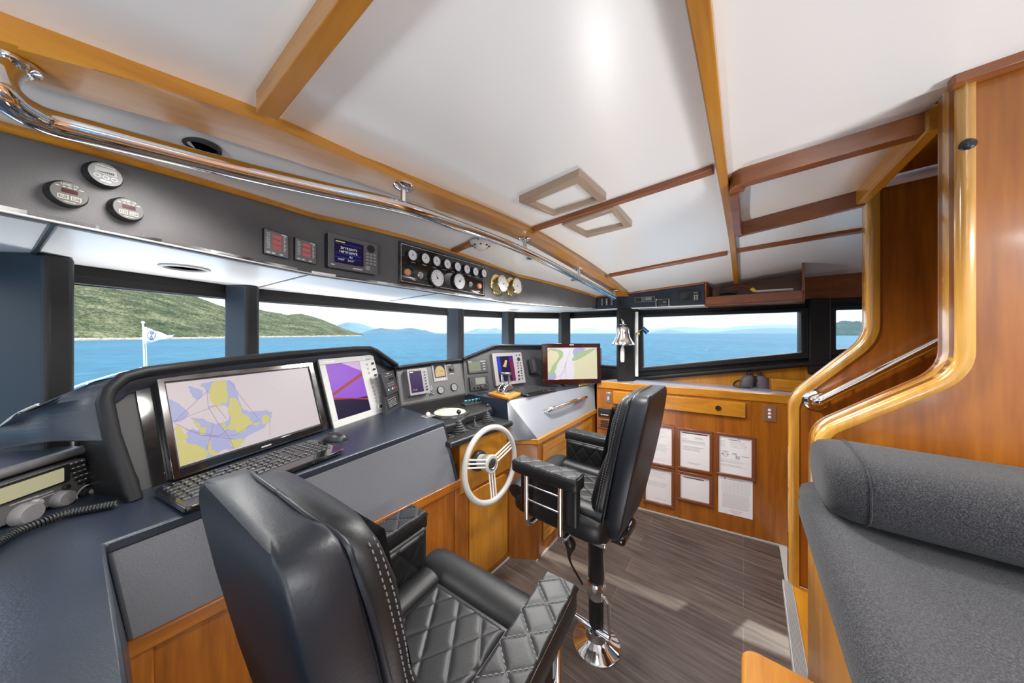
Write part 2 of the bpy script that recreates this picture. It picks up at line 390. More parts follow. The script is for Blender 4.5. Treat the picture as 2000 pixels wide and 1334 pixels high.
# forward wall: below the sills and above the glass (one structure), then each window with its pane
mb = MB()
for a, b in fac:
    n = V((b.y-a.y, -(b.x-a.x), 0)).normalized()   # inward is -away: towards camera
    if n.dot(-a) < 0: n = -n
    for z0, z1 in ((0, ZW), (ZG, CH+.6)):
        mb.prism([a+UP*z0, b+UP*z0, b-n*.06+UP*z0, a-n*.06+UP*z0], [a+UP*z1, b+UP*z1, b-n*.06+UP*z1, a-n*.06+UP*z1])
struct(mb.build('wall_forward', M['frame']))
k = 1
for i, (a, b) in enumerate(fac[1:]):
    n = V((b.y-a.y, -(b.x-a.x), 0)).normalized()
    if n.dot(-a) < 0: n = -n
    fr = Fr(V((a.x, a.y, 0)), b-a, UP)
    L = (b-a).length
    w = MB(); w.frame(fr, (0, ZW-.02, L, ZG+.03), (.01, ZW, L-.01, ZG), -.045, .012)
    wo = struct(w.build('window_%d' % k, M['frame'], bevel=.004))
    g = MB(); g.box(fr, (.0, ZW, L, ZG), -.03, -.024); g.build('pane', M['glass'], wo); k += 1
for i, (uL, uM, uR) in enumerate(posts):
    v = fac[i][1]; Yw = v.y
    a = onv(uL, HV, *fac[i]); b = onv(uR, HV, *fac[i+1])
    d = .90 if i == 0 else 1-.10/Yw
    iL = P(uM, HV, (onv(uM, HV, fac[i][0], v).y)*d); iR = P(uR, HV, b.y*(d+.01))
    loop = [a, iL, iR, b, v+V((v.x, v.y, 0)).normalized()*.05]
    m_ = MB(); A = [V((p.x, p.y, ZW-.1)) for p in loop]; B = [V((p.x, p.y, ZS)) for p in loop]
    m_.prism(A, B); 
    m_.m[0] = 1
    struct(m_.build('trim_%d' % (i+1), [M['frame'], M['frameb']], bevel=.012, seg=3))
# corner post between forward and side windows
cp = [onv(1204, HV, V4, V5)*1, P(1206, HV, 2.72), P(1239, HV, 2.74), P(1243, HV, 2.86)]
cp = [V((p.x, p.y, 0)) for p in cp]+[V5+V((.06, .1, 0))]
m_ = MB(); m_.prism([p+UP*(CH-.5) for p in cp], [p+UP*ZS for p in cp]); struct(m_.build('trim_6', M['frame'], bevel=.012, seg=3))
st = MB(); st.box(Fr(P(1240, HV, 2.725)-UP*.5, V((1, .1, 0)), UP), (0, .1, .018, .5+.2), 0, .03); struct(st.build('trim_7', M['wp'], bevel=.003))
# side wall
WF = Fr(V((W0.x, W0.y, 0)), WDIR, UP)
def wq(u, v): return WF.q(u, v)
g1 = [wq(1255.5, 619.5), wq(1562, 609), wq(1562, 688), wq(1257, 717.5)]
g2 = [wq(1630, 605.5), wq(1790, 601), wq(1790, 668), wq(1630, 682.5)]
LW = 2.6
zb = lambda a: wq(1370, 732)[1]+(a-wq(1370, 732)[0])*(wq(1620, 711)[1]-wq(1370, 732)[1])/(wq(1620, 711)[0]-wq(1370, 732)[0])
zt = CH+.27
mb = MB()
mb.fpoly(WF, [(-.12, zb(-.12)), g1[3], g1[0], (-.12, zt)], -.06, 0)
mb.fpoly(WF, [(-.12, zb(-.12)), (g1[2][0], zb(g1[2][0])), g1[2], g1[3]], -.06, 0)
mb.fpoly(WF, [(-.12, zt), g1[0], g1[1], (g1[1][0], zt)], -.06, 0)
mb.fpoly(WF, [(g1[2][0], zb(g1[2][0])), (g2[0][0], zb(g2[0][0])), g2[3], g2[0], (g2[0][0], zt), (g1[1][0], zt), g1[1], g1[2]], -.06, 0)
mb.fpoly(WF, [(g2[0][0], zb(g2[0][0])), (g2[1][0], zb(g2[1][0])), g2[2], g2[3]], -.06, 0)
mb.fpoly(WF, [(g2[0][0], zt), g2[0], g2[1], (g2[1][0], zt)], -.06, 0)
mb.fpoly(WF, [(g2[1][0], zb(g2[1][0])), (LW, zb(LW)), (LW, zt), (g2[1][0], zt)], -.06, 0)
struct(mb.build('wall_starboard_frame', M['frame']))
mb = MB(); mb.fpoly(WF, [(-.12, 0), (LW, 0), (LW, zb(LW)), (-.12, zb(-.12))], -.06, -.004, 0)
mb.box(WF, (-.12, zt, LW, CH+.62), -.06, .0, 1)
struct(mb.build('wall_starboard', [M['wood_y'], M['wood_d']]))
for j, g in enumerate((g1, g2)):
    w = MB(); cx = sum(p[0] for p in g)/4; cy = sum(p[1] for p in g)/4
    big = [(p[0]+(.045 if p[0] > cx else -.045), p[1]+(.03 if p[1] > cy else -.045)) for p in g]
    O = [WF.pt(a, b, 0) for a, b in big]; I = [WF.pt(a, b, 0) for a, b in g]
    w.ring(O, I, WF.n*.035)
    wo = struct(w.build('window_%d' % (k+j), M['frame'], bevel=.01, seg=3))
    gm = MB(); gm.fpoly(WF, g, -.03, -.024); gm.build('pane', M['glass'], wo)
# black sill moulding under the side windows
sl = MB(); a0, a1 = -.10, wq(1620, 711)[0]
sl.tube([WF.pt(a0, zb(a0)+.02, .03), WF.pt(a1, zb(a1)+.02, .03)], .022, 10); struct(sl.build('trim_8', M['frame'], smooth=60))
sl = MB(); sl.box(WF, (wq(1576, 600)[0], zb(1)-.02, wq(1620, 600)[0], zt), 0, .04); struct(sl.build('trim_9', M['frame'], bevel=.012))
# fascia (padded overhead console face) and soffit
fb = [pl(0, 412), pl(609, 535), pl(1003.5, 592.8), pl(1165, 604)]
fb = [fb[0]+(fb[0]-fb[1]).normalized()*.9]+fb
wl = [Vm, V0, V1, V2, V3, V4, V5]
mb = MB(); A = resamp(fb, 40); Bq = resamp(wl, 40)
mb.loft([[p+UP*ZS for p in A], [p+UP*ZS for p in Bq]], closed=False)
struct(mb.build('trim_10', M['soffit'], solid=-.012))
# soffit seams
for j, (p, q) in enumerate([((107, 436), (60, 505)), ((609, 535.5), (507, 561)), ((855, 573), (762, 588))]):
    a = PZ(*p, ZS-.002); b = PZ(*q, ZS-.002); t_ = MB(); t_.tube([a, b], .0025 if j else .006, 6); struct(t_.build('trim_%d' % (11+j), M['grey' if j else 'black']))
def ribbon(pts, z0, top, th, n=60):
    R = resamp(pts, n); rows = []
    for i, p in enumerate(R):
        d = (R[min(i+1, n-1)]-R[max(i-1, 0)]).normalized(); w = V((-d.y, d.x, 0))
        if w.dot(-p) > 0: w = -w      # w points away from the camera
        t = top(p); rows.append([p+UP*z0, p+UP*t, p+w*th+UP*t, p+w*th+UP*z0])
    return rows
top = lambda p: CH+hc(*sf(p))+.003
mb = MB(); mb.loft(ribbon(fb, ZS-.004, top, .03)); struct(mb.build('wall_overhead_console', M['vinyl'], bevel=.006))
mb = MB(); mb.tube([V((p.x, p.y, top(p)-.012))-V((p.x, p.y, 0)).normalized()*.006 for p in resamp(fb, 60)], .010, 10); struct(mb.build('trim_14', M['wood_bs'], smooth=60))
mb = MB(); mb.tube([V((p.x, p.y, ZS))-V((p.x, p.y, 0)).normalized()*.004 for p in resamp(fb, 60)], .0025, 8); struct(mb.build('trim_15', M['wp'], smooth=60))
# starboard overhead console: black panel then an open mahogany shelf
sb0 = pl(1165, 604); sb1 = pl(1376, 595); sb2 = pl(1572, 583.5)
SB = Fr(sb0, sb1-sb0, UP); Ls = (sb1-sb0).length
mb = MB(); mb.loft(ribbon([sb0, sb1], ZS-.004, top, .03, 12)); struct(mb.build('wall_starboard_console', M['frameb'], bevel=.004))
mb = MB(); mb.tube([V((p.x, p.y, top(p)-.010))-V((p.x, p.y, 0)).normalized()*.006 for p in resamp([sb0, sb1], 12)], .008, 8); struct(mb.build('trim_16', M['wood_f'], smooth=60))
mb = MB(); mb.prism([sb0+UP*ZS, sb1+UP*ZS, WF.pt(.75, ZS, 0)*1, V5+UP*ZS], [p-UP*.01 for p in (sb0+UP*ZS, sb1+UP*ZS, WF.pt(.75, ZS, 0)*1, V5+UP*ZS)]); struct(mb.build('trim_17', M['soffit']))
# main curved beam under the ceiling
up_ = [(-150, -36), (0, 22), (246, 114), (493, 206), (700, 301), (870, 371), (980, 417), (1039, 444), (1110, 486), (1187, 536), (1229, 571)]
md_ = [(-150, 42), (0, 86), (350, 182), (540, 250), (700, 320), (870, 385), (980, 429), (1039, 456), (1110, 496), (1187, 546), (1227, 579)]
lo_ = [(-150, 105), (0, 149), (175, 197), (350, 245), (504, 294), (700, 356), (870, 415), (980, 455), (1039, 480), (1110, 520), (1170, 556), (1204, 579)]
N = 50
A = resamp([PC(*p) for p in up_], N); B = resamp([PC(*p, d=.045) for p in md_], N); Cc = resamp([PC(*p, d=.045) for p in lo_], N)
rows = []
for a, b, c in zip(A, B, Cc):
    w = (b-a); rows.append([a+UP*.02, a, a.lerp(b, .35)-UP*.004, a.lerp(b, .5)-UP*.02+(b-c)*.05, b, c, c+UP*.06])
mb = MB(); mb.loft(rows); struct(mb.build('trim_18', M['wood_bs'], smooth=40))
# straight ceiling beams and battens: (underside outline in sight lines, drop)
def batten(n, quad, drop, m, ext=0):
    b = [PC(*p, d=drop) for p in quad]
    h = len(b)//2; L1 = b[:h]; L2 = list(reversed(b[h:]))
    if ext:                       # carry the beam on beyond what the photo shows
        e0, e1 = (-1, -2) if ext > 0 else (0, 1)
        for L_ in (L1, L2):
            d = (L_[e0]-L_[e1]).normalized()*abs(ext)
            if ext > 0: L_.append(L_[-1]+d)
            else: L_.insert(0, L_[0]+d)
    R1 = resamp(L1, 24); R2 = resamp(L2, 24); rows = []
    for p, q in zip(R1, R2):
        zp = CH+hc(*sf(p))-drop; zq = CH+hc(*sf(q))-drop
        p = V((p.x, p.y, zp)); q = V((q.x, q.y, zq)); rows.append([p, q, q+UP*(drop+.01), p+UP*(drop+.01)])
    mb = MB(); mb.loft(rows); return struct(mb.build('trim_%d' % n, M[m], bevel=.004))
batten(19, [(500, 221), (676, -20), (748, -20), (541, 236)], .045, 'wood_bf', 3.2)
batten(20, [(1335, -6), (1398, 330), (1425, 480), (1433, 556), (1443, 556), (1438, 480), (1417, 320), (1387, -6)], .035, 'wood_bs', -2.0)
batten(21, [(1040, 449), (1393, 331), (1396, 341), (1046, 453)], .018, 'wood_d')
batten(22, [(1188, 539), (1420, 495), (1421, 499), (1191, 542)], .018, 'wood_d')
batten(23, [(1438, 491), (1690, 450), (1690, 455), (1438, 495)], .018, 'wood_d')
batten(24, [(880, 492), (935, 468), (938, 475), (893, 494)], .018, 'wood_d')
# recessed stair-head opening framed by a moulding hung from the ceiling
def cpath(px, d, nn=5, close=True): return smoothp([PC(*p, d=d) for p in px], nn, close)
px = [(1424, 352), (1436, 334), (1500, 312), (1846, 206)]
pb = [(1430, 362), (1436, 430), (1444, 443), (1470, 437), (1686, 385)]
def strip(px_, n, w, h, m, inward):
    pts = smoothp([PC(*p) for p in px_], 5); rows = []
    for i, p in enumerate(pts):
        d = (pts[min(i+1, len(pts)-1)]-pts[max(i-1, 0)]); d.z = 0; d.normalize(); r = V((-d.y, d.x, 0))*inward
        rows.append([p+UP*.01, p+UP*-h, p+r*w-UP*h, p+r*w+UP*.01])
    mb = MB(); mb.loft(rows); return struct(mb.build('trim_%d' % n, M[m], bevel=.006, seg=3))
strip(px, 25, .045, .055, 'wood_d', 1)
strip([(1424, 352), (1428, 380), (1432, 425), (1440, 438), (1470, 432), (1688, 374)], 26, .03, .065, 'wood_d', -1)
strip([(1850, 203), (1693, 372)], 27, .035, .06, 'wood_ys', 1)
# ================= STAIRWELL PANELS =================
def edgepanel(n, s0, path, zbot, far_f, thick, wallm, trw):
    """panel lying fore-and-aft at s0 with a rounded moulding along its forward edge path [(f,z)]"""
    pts = path
    fr = Fr(SF(s0, 0, 0), FD*-1, UP)        # a = aft distance
    pan = MB(); poly = [(-f, z) for f, z in pts]+[(-far_f, pts[-1][1]), (-far_f, pts[0][1])]
    pan.fpoly(fr, poly, -.02-.015, -.012)
    pan.fpoly(fr, poly, -thick+.012, -thick+.035)
    wo = struct(pan.build('wall_stair_%s' % n, wallm))
    # moulding: loft of rounded cross-section along the path
    P3 = [V((0, f, z)) for f, z in pts]; rows = []
    for i, p in enumerate(P3):
        d = (P3[min(i+1, len(P3)-1)]-P3[max(i-1, 0)]).normalized(); nn = V((0, d.z, -d.y))  # forward-side normal
        row = []
        for (x, y) in [(0.004, -trw), (0, -.012), (.004, -.004), (.014, 0), (thick-.014, 0), (thick-.004, -.004), (thick, -.012), (thick-.004, -trw)]:
            q = p+nn*y; row.append(SF(s0+x-.004, q.y, q.z))
        rows.append(row)
    tr = MB(); tr.loft(rows); return struct(tr.build('trim_stair_%s' % n, M['wood_t'], smooth=50))
def pathf(s0, pix):
    a = SF(s0, 0); b = SF(s0, 1); out = []
    for u, v in pix:
        p = onv(u, v, a, b); out.append(V((0, p.dot(FD), p.z)))
    return out
def rounded(pts, idx, r, n=8):
    out = []
    for i, p in enumerate(pts):
        if i in idx:
            a = (pts[i-1]-p).normalized(); b = (pts[i+1]-p).normalized()
            for k_ in range(n+1):
                t = k_/n; out.append((p+a*r)*(1-t)**2+p*2*t*(1-t)+(p+b*r)*t*t)
        else: out.append(p)
    return [(p.y, p.z) for p in out]
s2 = 1.21; s1 = 1.86; ZSTEP = .388
pp = pathf(s2, [(1590, 1290), (1590, 841), (1869, 725), (1869, 150)]); pp[0].z = 0; pp[3].z = CH+hc(s2, -.4)+.02
edgepanel('inner', s2, rounded(pp, (1, 2), .05), 0, -2.9, .10, M['wood'], .026)
pp = pathf(s1, [(1541, 1140), (1541, 775), (1694, 660), (1694, 370)]); pp[0].z = ZSTEP; pp[3].z = CH+.62
edgepanel('outer', s1, rounded(pp, (1, 2), .06), 0, -2.9, .08, M['wood'], .034)
mb = MB(); mb.box(Fr(SF(s1+.01, 0, 0), FD*-1, UP), (.42, CH+.60, 2.9, 3.1), -.06, 0); struct(mb.build('wall_stair_upper', M['wood']))
mb = MB(); mb.box(Fr(SF(s2+.02, 0, 0), FD*-1, UP), (.42, CH+.58, 2.9, 3.1), -.06, 0); struct(mb.build('wall_stair_upper_inner', M['wood']))
mb = MB(); rows = []
for j in range(12):
    f = -.39-2.2*j/11; z = CH+hc(s2, f)+.004; rows.append([SF(s2-.02, f, z), SF(s2-.02, f, z-.028), SF(s2+.01, f, z-.028), SF(s2+.01, f, z)])
mb.loft(rows); struct(mb.build('trim_28', M['wood_d'], bevel=.004))
# sloping boards of the stair head, rising aft, and the bulkhead that closes it
mb = MB(); q = [SF(s2+.05, -.41, CH+.64), SF(s1, -.41, CH+.64), SF(s1, -.95, CH+.98), SF(s2+.05, -.95, CH+.98)]; mb.prism(q, [p+UP*.03 for p in q])
q = [SF(s2+.05, -.95, CH+.55), SF(s1, -.95, CH+.55), SF(s1, -.95, 3.1), SF(s2+.05, -.95, 3.1)]; mb.prism(q, [p-FD*.03 for p in q]); struct(mb.build('trim_29', M['wood_s'], bevel=.005))
# stairs going up aft: ribbed nosing, treads and risers
nz = [PZ(u, v, ZSTEP) for u, v in [(1528, 1133), (1545, 1276), (1574, 1290), (1547, 1141)]]
nz[1] = nz[0]+(nz[1]-nz[0])*1.4; nz[2] = nz[3]+(nz[2]-nz[3])*1.4
mb = MB(); mb.prism([p-UP*.03 for p in nz], [p+UP*.004 for p in nz])
for j in range(9):
    t0, t1 = .1+.095*j, .1+.095*j+.05; q = [nz[0].lerp(nz[3], t0), nz[1].lerp(nz[2], t0), nz[1].lerp(nz[2], t1), nz[0].lerp(nz[3], t1)]; mb.prism([p+UP*.004 for p in q], [p+UP*.0055 for p in q], 1)
tag(mb.build('stair_nosing', [M['lgrey'], M['grey']]), 'ribbed pale metal nosing strip along the edge of the lowest stair', 'stair nosing')
mb = MB()
for j in range(5):
    f0 = -.150-.25*j; z = ZSTEP+.24*j
    mb.box(Fr(SF(s2+.06, f0, 0), S, FD), (0, -.27, s1-s2-.06+.01, 0), z-.03, z); mb.box(Fr(SF(s2+.06, f0-.04, 0), S, FD), (0, -.02, s1-s2-.06, 0), z-(.344 if j == 0 else .24), z-.03)
struct(mb.build('floor_stair', M['wood_ys'], bevel=.004))
mb = MB(); mb.box(Fr(SF(1.95, -.205, 0), S, FD), (0, -.2, .93, 0), 0, .005); struct(mb.build('baseboard_stair', M['lgrey']))
# chrome handrail on the outer panel
HA = onv(1596, 786, SF(s1-.05, 0), SF(s1-.05, 1)); HB = onv(1850, 659, SF(s1-.05, 0), SF(s1-.05, 1)); HB2 = HA+(HB-HA)*1.6
hr = thing('stair_handrail', 'polished steel stair handrail with round wall flange on the wooden stair panel', 'handrail', HA+S*.05)
mb = MB(); mb.tube(smoothp([HA+S*.052+V((0, 0, 0)), HA+S*.02, HA+(HB-HA)*.02, HA+(HB-HA)*.08], 5)+[HA+(HB-HA)*.5, HB2], .0165, 16); mb.build('rail', M['chrome'], hr, smooth=60)
mb = MB(); mb.lathe(Fr(HA+S*.052, FD*-1, UP), 0, 0, [(.042, 0), (.042, .003), (.037, .005), (.016, .007)]); 
mb.build('flange', M['chrome'], hr, smooth=35)
for t in (.32, .85):
    c = HA+(HB-HA)*t; mb = MB(); mb.tube([c-UP*.016, c-UP*.03+S*.02, c-UP*.03+S*.05], .005, 8); mb.build('bracket', M['chrome'], hr, smooth=60)
mb = MB(); mb.lathe(Fr(onv(1889, 283, SF(s2, 0), SF(s2, 1)), FD*-1, UP), 0, 0, [(.011, -.01), (.013, .004), (.009, .01)]); 
tag(mb.build('door_stop_button', M['black'], smooth=60), 'small black round button on the wooden panel high at right', 'button')
# ================= HELM CABINETRY =================
ZC = 1.06; ZH = .95
cf = lambda u, v, z=ZC: PZ(u, v, z)
tl = PZ(205, 1061, ZC); tr = PZ(868, 823, ZC); br_ = PZ(896, 940, .704); bl = PZ(250, 1258, .704)
ret = SF(.15, -1.2, ZC)
# console top slab in navy vinyl, with the deep dash running to the windows
c1 = PZ(785, 795, ZC)
g = thing('helm_console', 'navy padded helm console with wooden base under the forward windows', 'console', V((tl.x, tl.y, 0)))
mb = MB()
poly = [tl, tr, c1, V2+UP*ZC, V1+UP*ZC, V0+UP*ZC, Vm+UP*ZC, SF(-1.3, -1.2, ZC), ret]
poly = [V((p.x, p.y, ZC)) for p in poly]
mb.prism([p-UP*.03 for p in poly], poly); mb.build('worktop', M['navy'], g, bevel=.006)
mb = MB(); mb.prism([tl-UP*.02, tr-UP*.02, br_, bl], [p+FD*.03 for p in (tl-UP*.02, tr-UP*.02, br_, bl)])
mb.build('padded_face', M['pad'], g, bevel=.01, seg=3)
mb = MB(); mb.prism([bl, tl-UP*.02, SF(.14, -1.2, ZC-.02), SF(.14, -1.2, .70)], [p-S*.02 for p in (bl, tl-UP*.02, SF(.14, -1.2, ZC-.02), SF(.14, -1.2, .70))])
mb.build('side_face', M['navy'], g)
# wooden front of the console
F0 = V((-1.045, .794, 0)); F1 = V((-.3035, 1.68, 0)); F2 = V((-.018, 2.017, 0))
WFp = frl(F0, F1); LL = (F1-F0).length
mb = MB(); mb.box(WFp, (-.02, 0, LL, .69), -.03, -.008); mb.build('front_panel', M['wood'], g)
mb = MB(); mb.box(WFp, (-.03, .665, LL+.004, .712), -.03, .012); mb.build('top_rail', M['wood_s'], g, bevel=.006, seg=3)
for a in (.0, .62, LL-.03):
    mb = MB(); mb.box(WFp, (a, 0, a+.045 if a < 1 else LL+.002, .667), -.02, .004); mb.build('stile', M['wood'], g, bevel=.004)
for a in (.30,):
    pass
# side cheek at the right end
mb = MB(); ee = [tr, br_, V((br_.x, br_.y, 0)), V((br_.x, br_.y, 0))+FD*.5, tr+FD*.5]
ee = [tr-UP*.01, br_, br_+FD*.5, tr+FD*.5-UP*.01]; mb.prism(ee, [p-S*.02 for p in ee]); mb.build('end_panel', M['navy'], g)
# centre helm cabinet with the wheel
g2_ = thing('helm_cabinet', 'wooden cabinet with black counter behind the steering wheel', 'cabinet', F2)
WH = frl(F1, F2); LH = (F2-F1).length
mb = MB(); mb.box(WH, (0, 0, LH, ZH-.03), -.5, -.004); mb.build('body', M['wood'], g2_)
mb = MB(); dr = WH.rect((905, 870), (985, 850), (985, 1075), (905, 1085)); 
mb.rbox(WH, (.075, .05, LH-.03, .60), -.004, .008, .04, n=6); mb.build('door', M['wood_y'], g2_, bevel=.003)
mb = MB(); mb.box(WH, (.0, .62, LH, ZH-.035), -.004, .006); mb.build('upper_panel', M['wood_y'], g2_, bevel=.003)
cnt = [PZ(880, 866, ZH), PZ(1003, 822, ZH)]; bk = [PZ(1003, 822, ZH)+FD*.46, PZ(880, 866, ZH)+FD*.46]
mb = MB(); mb.prism([p-UP*.035 for p in cnt+bk], cnt+bk); mb.build('counter', M['black'], g2_, bevel=.012, seg=4)
# starboard console block, facetted vinyl over wood
g3_ = thing('side_console', 'faceted vinyl console over wooden cupboard beneath the small monitor', 'console', V((.175, 1.994, 0)))
zT = .826
A_ = PZ(990.5, 781.5, ZC); B_ = PZ(1006, 780, ZC); C_ = PZ(1161, 751, ZC); D_ = SF(1.672, 1.10, zT); E_ = PZ(996, 861, zT); F_ = SF(2.665, 1.10, zT)
bk1 = PZ(909, 769, ZC)
Ek = bk1+V((0, 0, zT-ZC))
mb = MB()
vs = [A_, B_, C_, D_, E_, F_, bk1, bk1+FD*.2+S*.1, V4+UP*ZC-FD*.02, V5+UP*ZC, PZ(1168, 746, ZC)+FD*.0]
vs = [V(p) for p in vs]; vs[8].z = ZC; vs[9].z = ZC
Fx = V((vs[2].x, vs[2].y, zT))
mb.add(vs+[Fx], [(0, 4, 3), (0, 3, 1), (1, 3, 5, 2), (2, 5, 11), (0, 1, 2, 10, 9, 8, 7, 6)], 0)
mb.m = [1, 0, 0, 1, 1]
b0 = V((bk1.x, bk1.y, zT-.1)); mb.add([A_, E_, b0, bk1], [(0, 1, 2, 3)], 1)
mb.build('vinyl_block', [M['pad'], M['navy']], g3_, bevel=.005)
KF = frl(V((-.02, 2.01, 0)), V((.175, 1.994, 0))); KA = Fr(V((.175, 1.994, 0)), S, UP)
d0 = V((.175, 1.994, 0))
mb = MB(); base = [V((-.02, 2.01, 0)), d0, SF(2.665, 1.10), SF(2.665, 1.6), V((-.02, 2.01, 0))+FD*.4]
mb.prism(base, [p+UP*(zT-.002) for p in base]); mb.build('cupboard', M['wood'], g3_)
mb = MB(); mb.box(KA, (-.012, zT-.035, 1.0, zT+.004), -.02, .012); mb.box(KF, (-.0, zT-.035, .2, zT+.004), -.02, .01); mb.build('top_rail', M['wood_ys'], g3_, bevel=.005)
mb = MB(); mb.frame(KA, (.06, .10, .90, zT-.06), (.11, .15, .85, zT-.11), 0, .010); mb.box(KA, (.11, .15, .85, zT-.11), 0, .004); mb.build('door', M['wood_ys'], g3_, bevel=.003)
mb = MB(); mb.box(KA, (.0, 0, .035, zT-.035), -.01, .008); mb.build('stile', M['wood'], g3_, bevel=.004)
mb = MB(); mb.box(KA, (-.02, 0, 1.0, .012), -.0, .006); mb.box(WH, (0, 0, LH, .012), 0, .006); struct(mb.build('baseboard_forward', M['lgrey']))
# chrome grab handle on the side console
def hp(u, v, d=0):
    n = (B_-D_).cross(F_-D_).normalized(); 
    if n.dot(-D_) < 0: n = -n
    c = V((0, 0, CH)); r = P(u, v, 1)-c; t = (D_-c).dot(n)/r.dot(n); return c+r*t+n*d
h = thing('grab_handle', 'polished steel grab handle on the faceted console below the small monitor', 'grab handle', hp(1064, 812))
mb = MB(); ga, gb = hp(1066, 807), hp(1140, 781); gn = (hp(1066, 807, 1)-ga); gd = (gb-ga).normalized(); mb.tube([ga, ga+gn*.02, ga+gn*.042+gd*.006, ga+gn*.055+gd*.022, ga+gn*.058+gd*.04, gb+gn*.058-gd*.04, gb+gn*.055-gd*.022, gb+gn*.042-gd*.006, gb+gn*.02, gb], .016, 14); mb.build('bar', M['chrome'], h, smooth=60)
nn_ = (hp(1064, 808, .01)-hp(1064, 808, 0)).normalized()
for (u, v) in ((1065, 806), (1140, 781)):
    mb = MB(); mb.lathe(Fr(hp(u, v), UP.cross(nn_) if UP.cross(nn_).length > .1 else S, UP), 0, 0, [(.026, -.002), (.026, .004), (.017, .008)]); mb.build('flange', M['chrome'], h, smooth=40)
# ================= STARBOARD CABINET =================
C0 = V((.802, 2.757, 0)); C1 = V((2.05, 2.077, 0)); CF = frl(C0, C1); LC = (C1-C0).length
ZT = 1.10
g4 = thing('side_cabinet', 'long wooden cabinet with grey worktop under the side window', 'cabinet', C0)
mb = MB(); mb.box(CF, (0, 0, LC, ZT-.05), -.3, 0); mb.build('body', M['wood'], g4)
fe = [PZ(1166, 744, ZT), PZ(1540, 772.5, ZT)]; bw = [WF.pt(1.35, ZT, 0), WF.pt(-.06, ZT, 0)]
fe[1] = fe[0]+(fe[1]-fe[0])*1.03
mb = MB(); mb.prism([p-UP*.012 for p in fe+bw], fe+bw); 
M['worktop'] = mat('blue_grey_laminate', (.34, .36, .43), .22, coat=.3); mb.build('worktop', M['worktop'], g4)
ef = Fr(fe[0]-UP*ZT, fe[1]-fe[0], UP); mb = MB(); mb.box(ef, (-.0, ZT-.062, (fe[1]-fe[0]).length, ZT+.001), -.03, .012); mb.build('worktop_edge', M['wood_yf'], g4, bevel=.006, seg=3)
r = CF.rect((1198, 763), (1455, 786), (1455, 815.5), (1198, 787.5))
mb = MB(); mb.box(CF, r, 0, .022); dw = mb.build('drawer', M['wood_yf'], g4, bevel=.004)
fa, fb_ = CF.q(1402, 796); mb = MB(); mb.lathe(CF, fa, fb_, [(.021, .020), (.021, .026), (.016, .026), (.015, .021)]); mb.build('finger_pull', M['brass'], dw, smooth=40)
mb = MB(); mb.disc(CF, fa, fb_, .0155, .021, .0235); mb.build('hole', M['black'], dw)
mb = MB(); mb.box(CF, (0, 0, LC, .01), 0, .006); struct(mb.build('baseboard_starboard', M['lgrey']))
# items screwed to the cabinet face
def plate(name, quad, d, m, label, cat, bev=.002):
    R = CF.rect(*quad); g = thing(name, label, cat, CF.pt((R[0]+R[2])/2, R[1])); mb = MB(); mb.rbox(CF, R, 0, d, .004); mb.build('plate', m, g, bevel=bev); return g, R
g, R = plate('switch_plate', [(1490, 791), (1516, 793), (1515, 825), (1490, 821)], .006, mat('bronze_plate', (.42, .22, .13), .35, metal=.6), 'bronze switch plate with three white buttons at the aft end of the cabinet', 'switch')
for j in range(3):
    mb = MB(); b = R[1]+(R[3]-R[1])*(.28+.22*j); mb.lathe(CF, (R[0]+R[2])/2, b, [(.010, .005), (.009, .010), (.004, .012)]); mb.build('button', M['wp'], g, smooth=50)
g, R = plate('light_switch', [(1184, 766), (1193, 767), (1193, 787), (1184, 786)], .006, M['steel'], 'narrow steel light switch on the cabinet beside the navy console', 'switch')
mb = MB(); mb.rbox(CF, ((R[0]+R[2])/2-.008, R[1]+.03, (R[0]+R[2])/2+.008, R[1]+.055), .005, .012, .002); mb.build('rocker', M['lgrey'], g)
R = CF.rect((1169, 796), (1194, 798), (1194, 815), (1169, 813))
g = thing('heater_control', 'small black rounded control panel with white buttons above the wooden vent', 'control panel', CF.pt((R[0]+R[2])/2, R[1]))
mb = MB(); mb.rbox(CF, R, 0, .014, .012); mb.build('housing', M['black'], g, bevel=.003)
mb = MB(); mb.box(CF, (R[0]+.02, R[3]-.035, R[2]-.02, R[3]-.012), .014, .016); mb.build('display', M['dgrey'], g)
for j in range(5):
    mb = MB(); a = R[0]+(R[2]-R[0])*(.25+.125*j); mb.disc(CF, a, R[1]+.022, .005, .014, .017, n=10); mb.build('button', M['wl'], g)
R = CF.rect((1168, 817), (1194, 820), (1194, 838), (1168, 835))
g = thing('wooden_vent', 'small wooden louvred vent grille low on the cabinet face', 'vent', CF.pt((R[0]+R[2])/2, R[1]))
mb = MB(); mb.box(CF, R, 0, .01); mb.build('panel', M['wood_d'], g, bevel=.002)
mb = MB()
for j in range(4): b = R[1]+(R[3]-R[1])*(.15+.2*j); mb.box(CF, (R[0]+.025, b, R[2]-.025, b+.011), .0101, .0115)
mb.build('slots', M['black'], g)
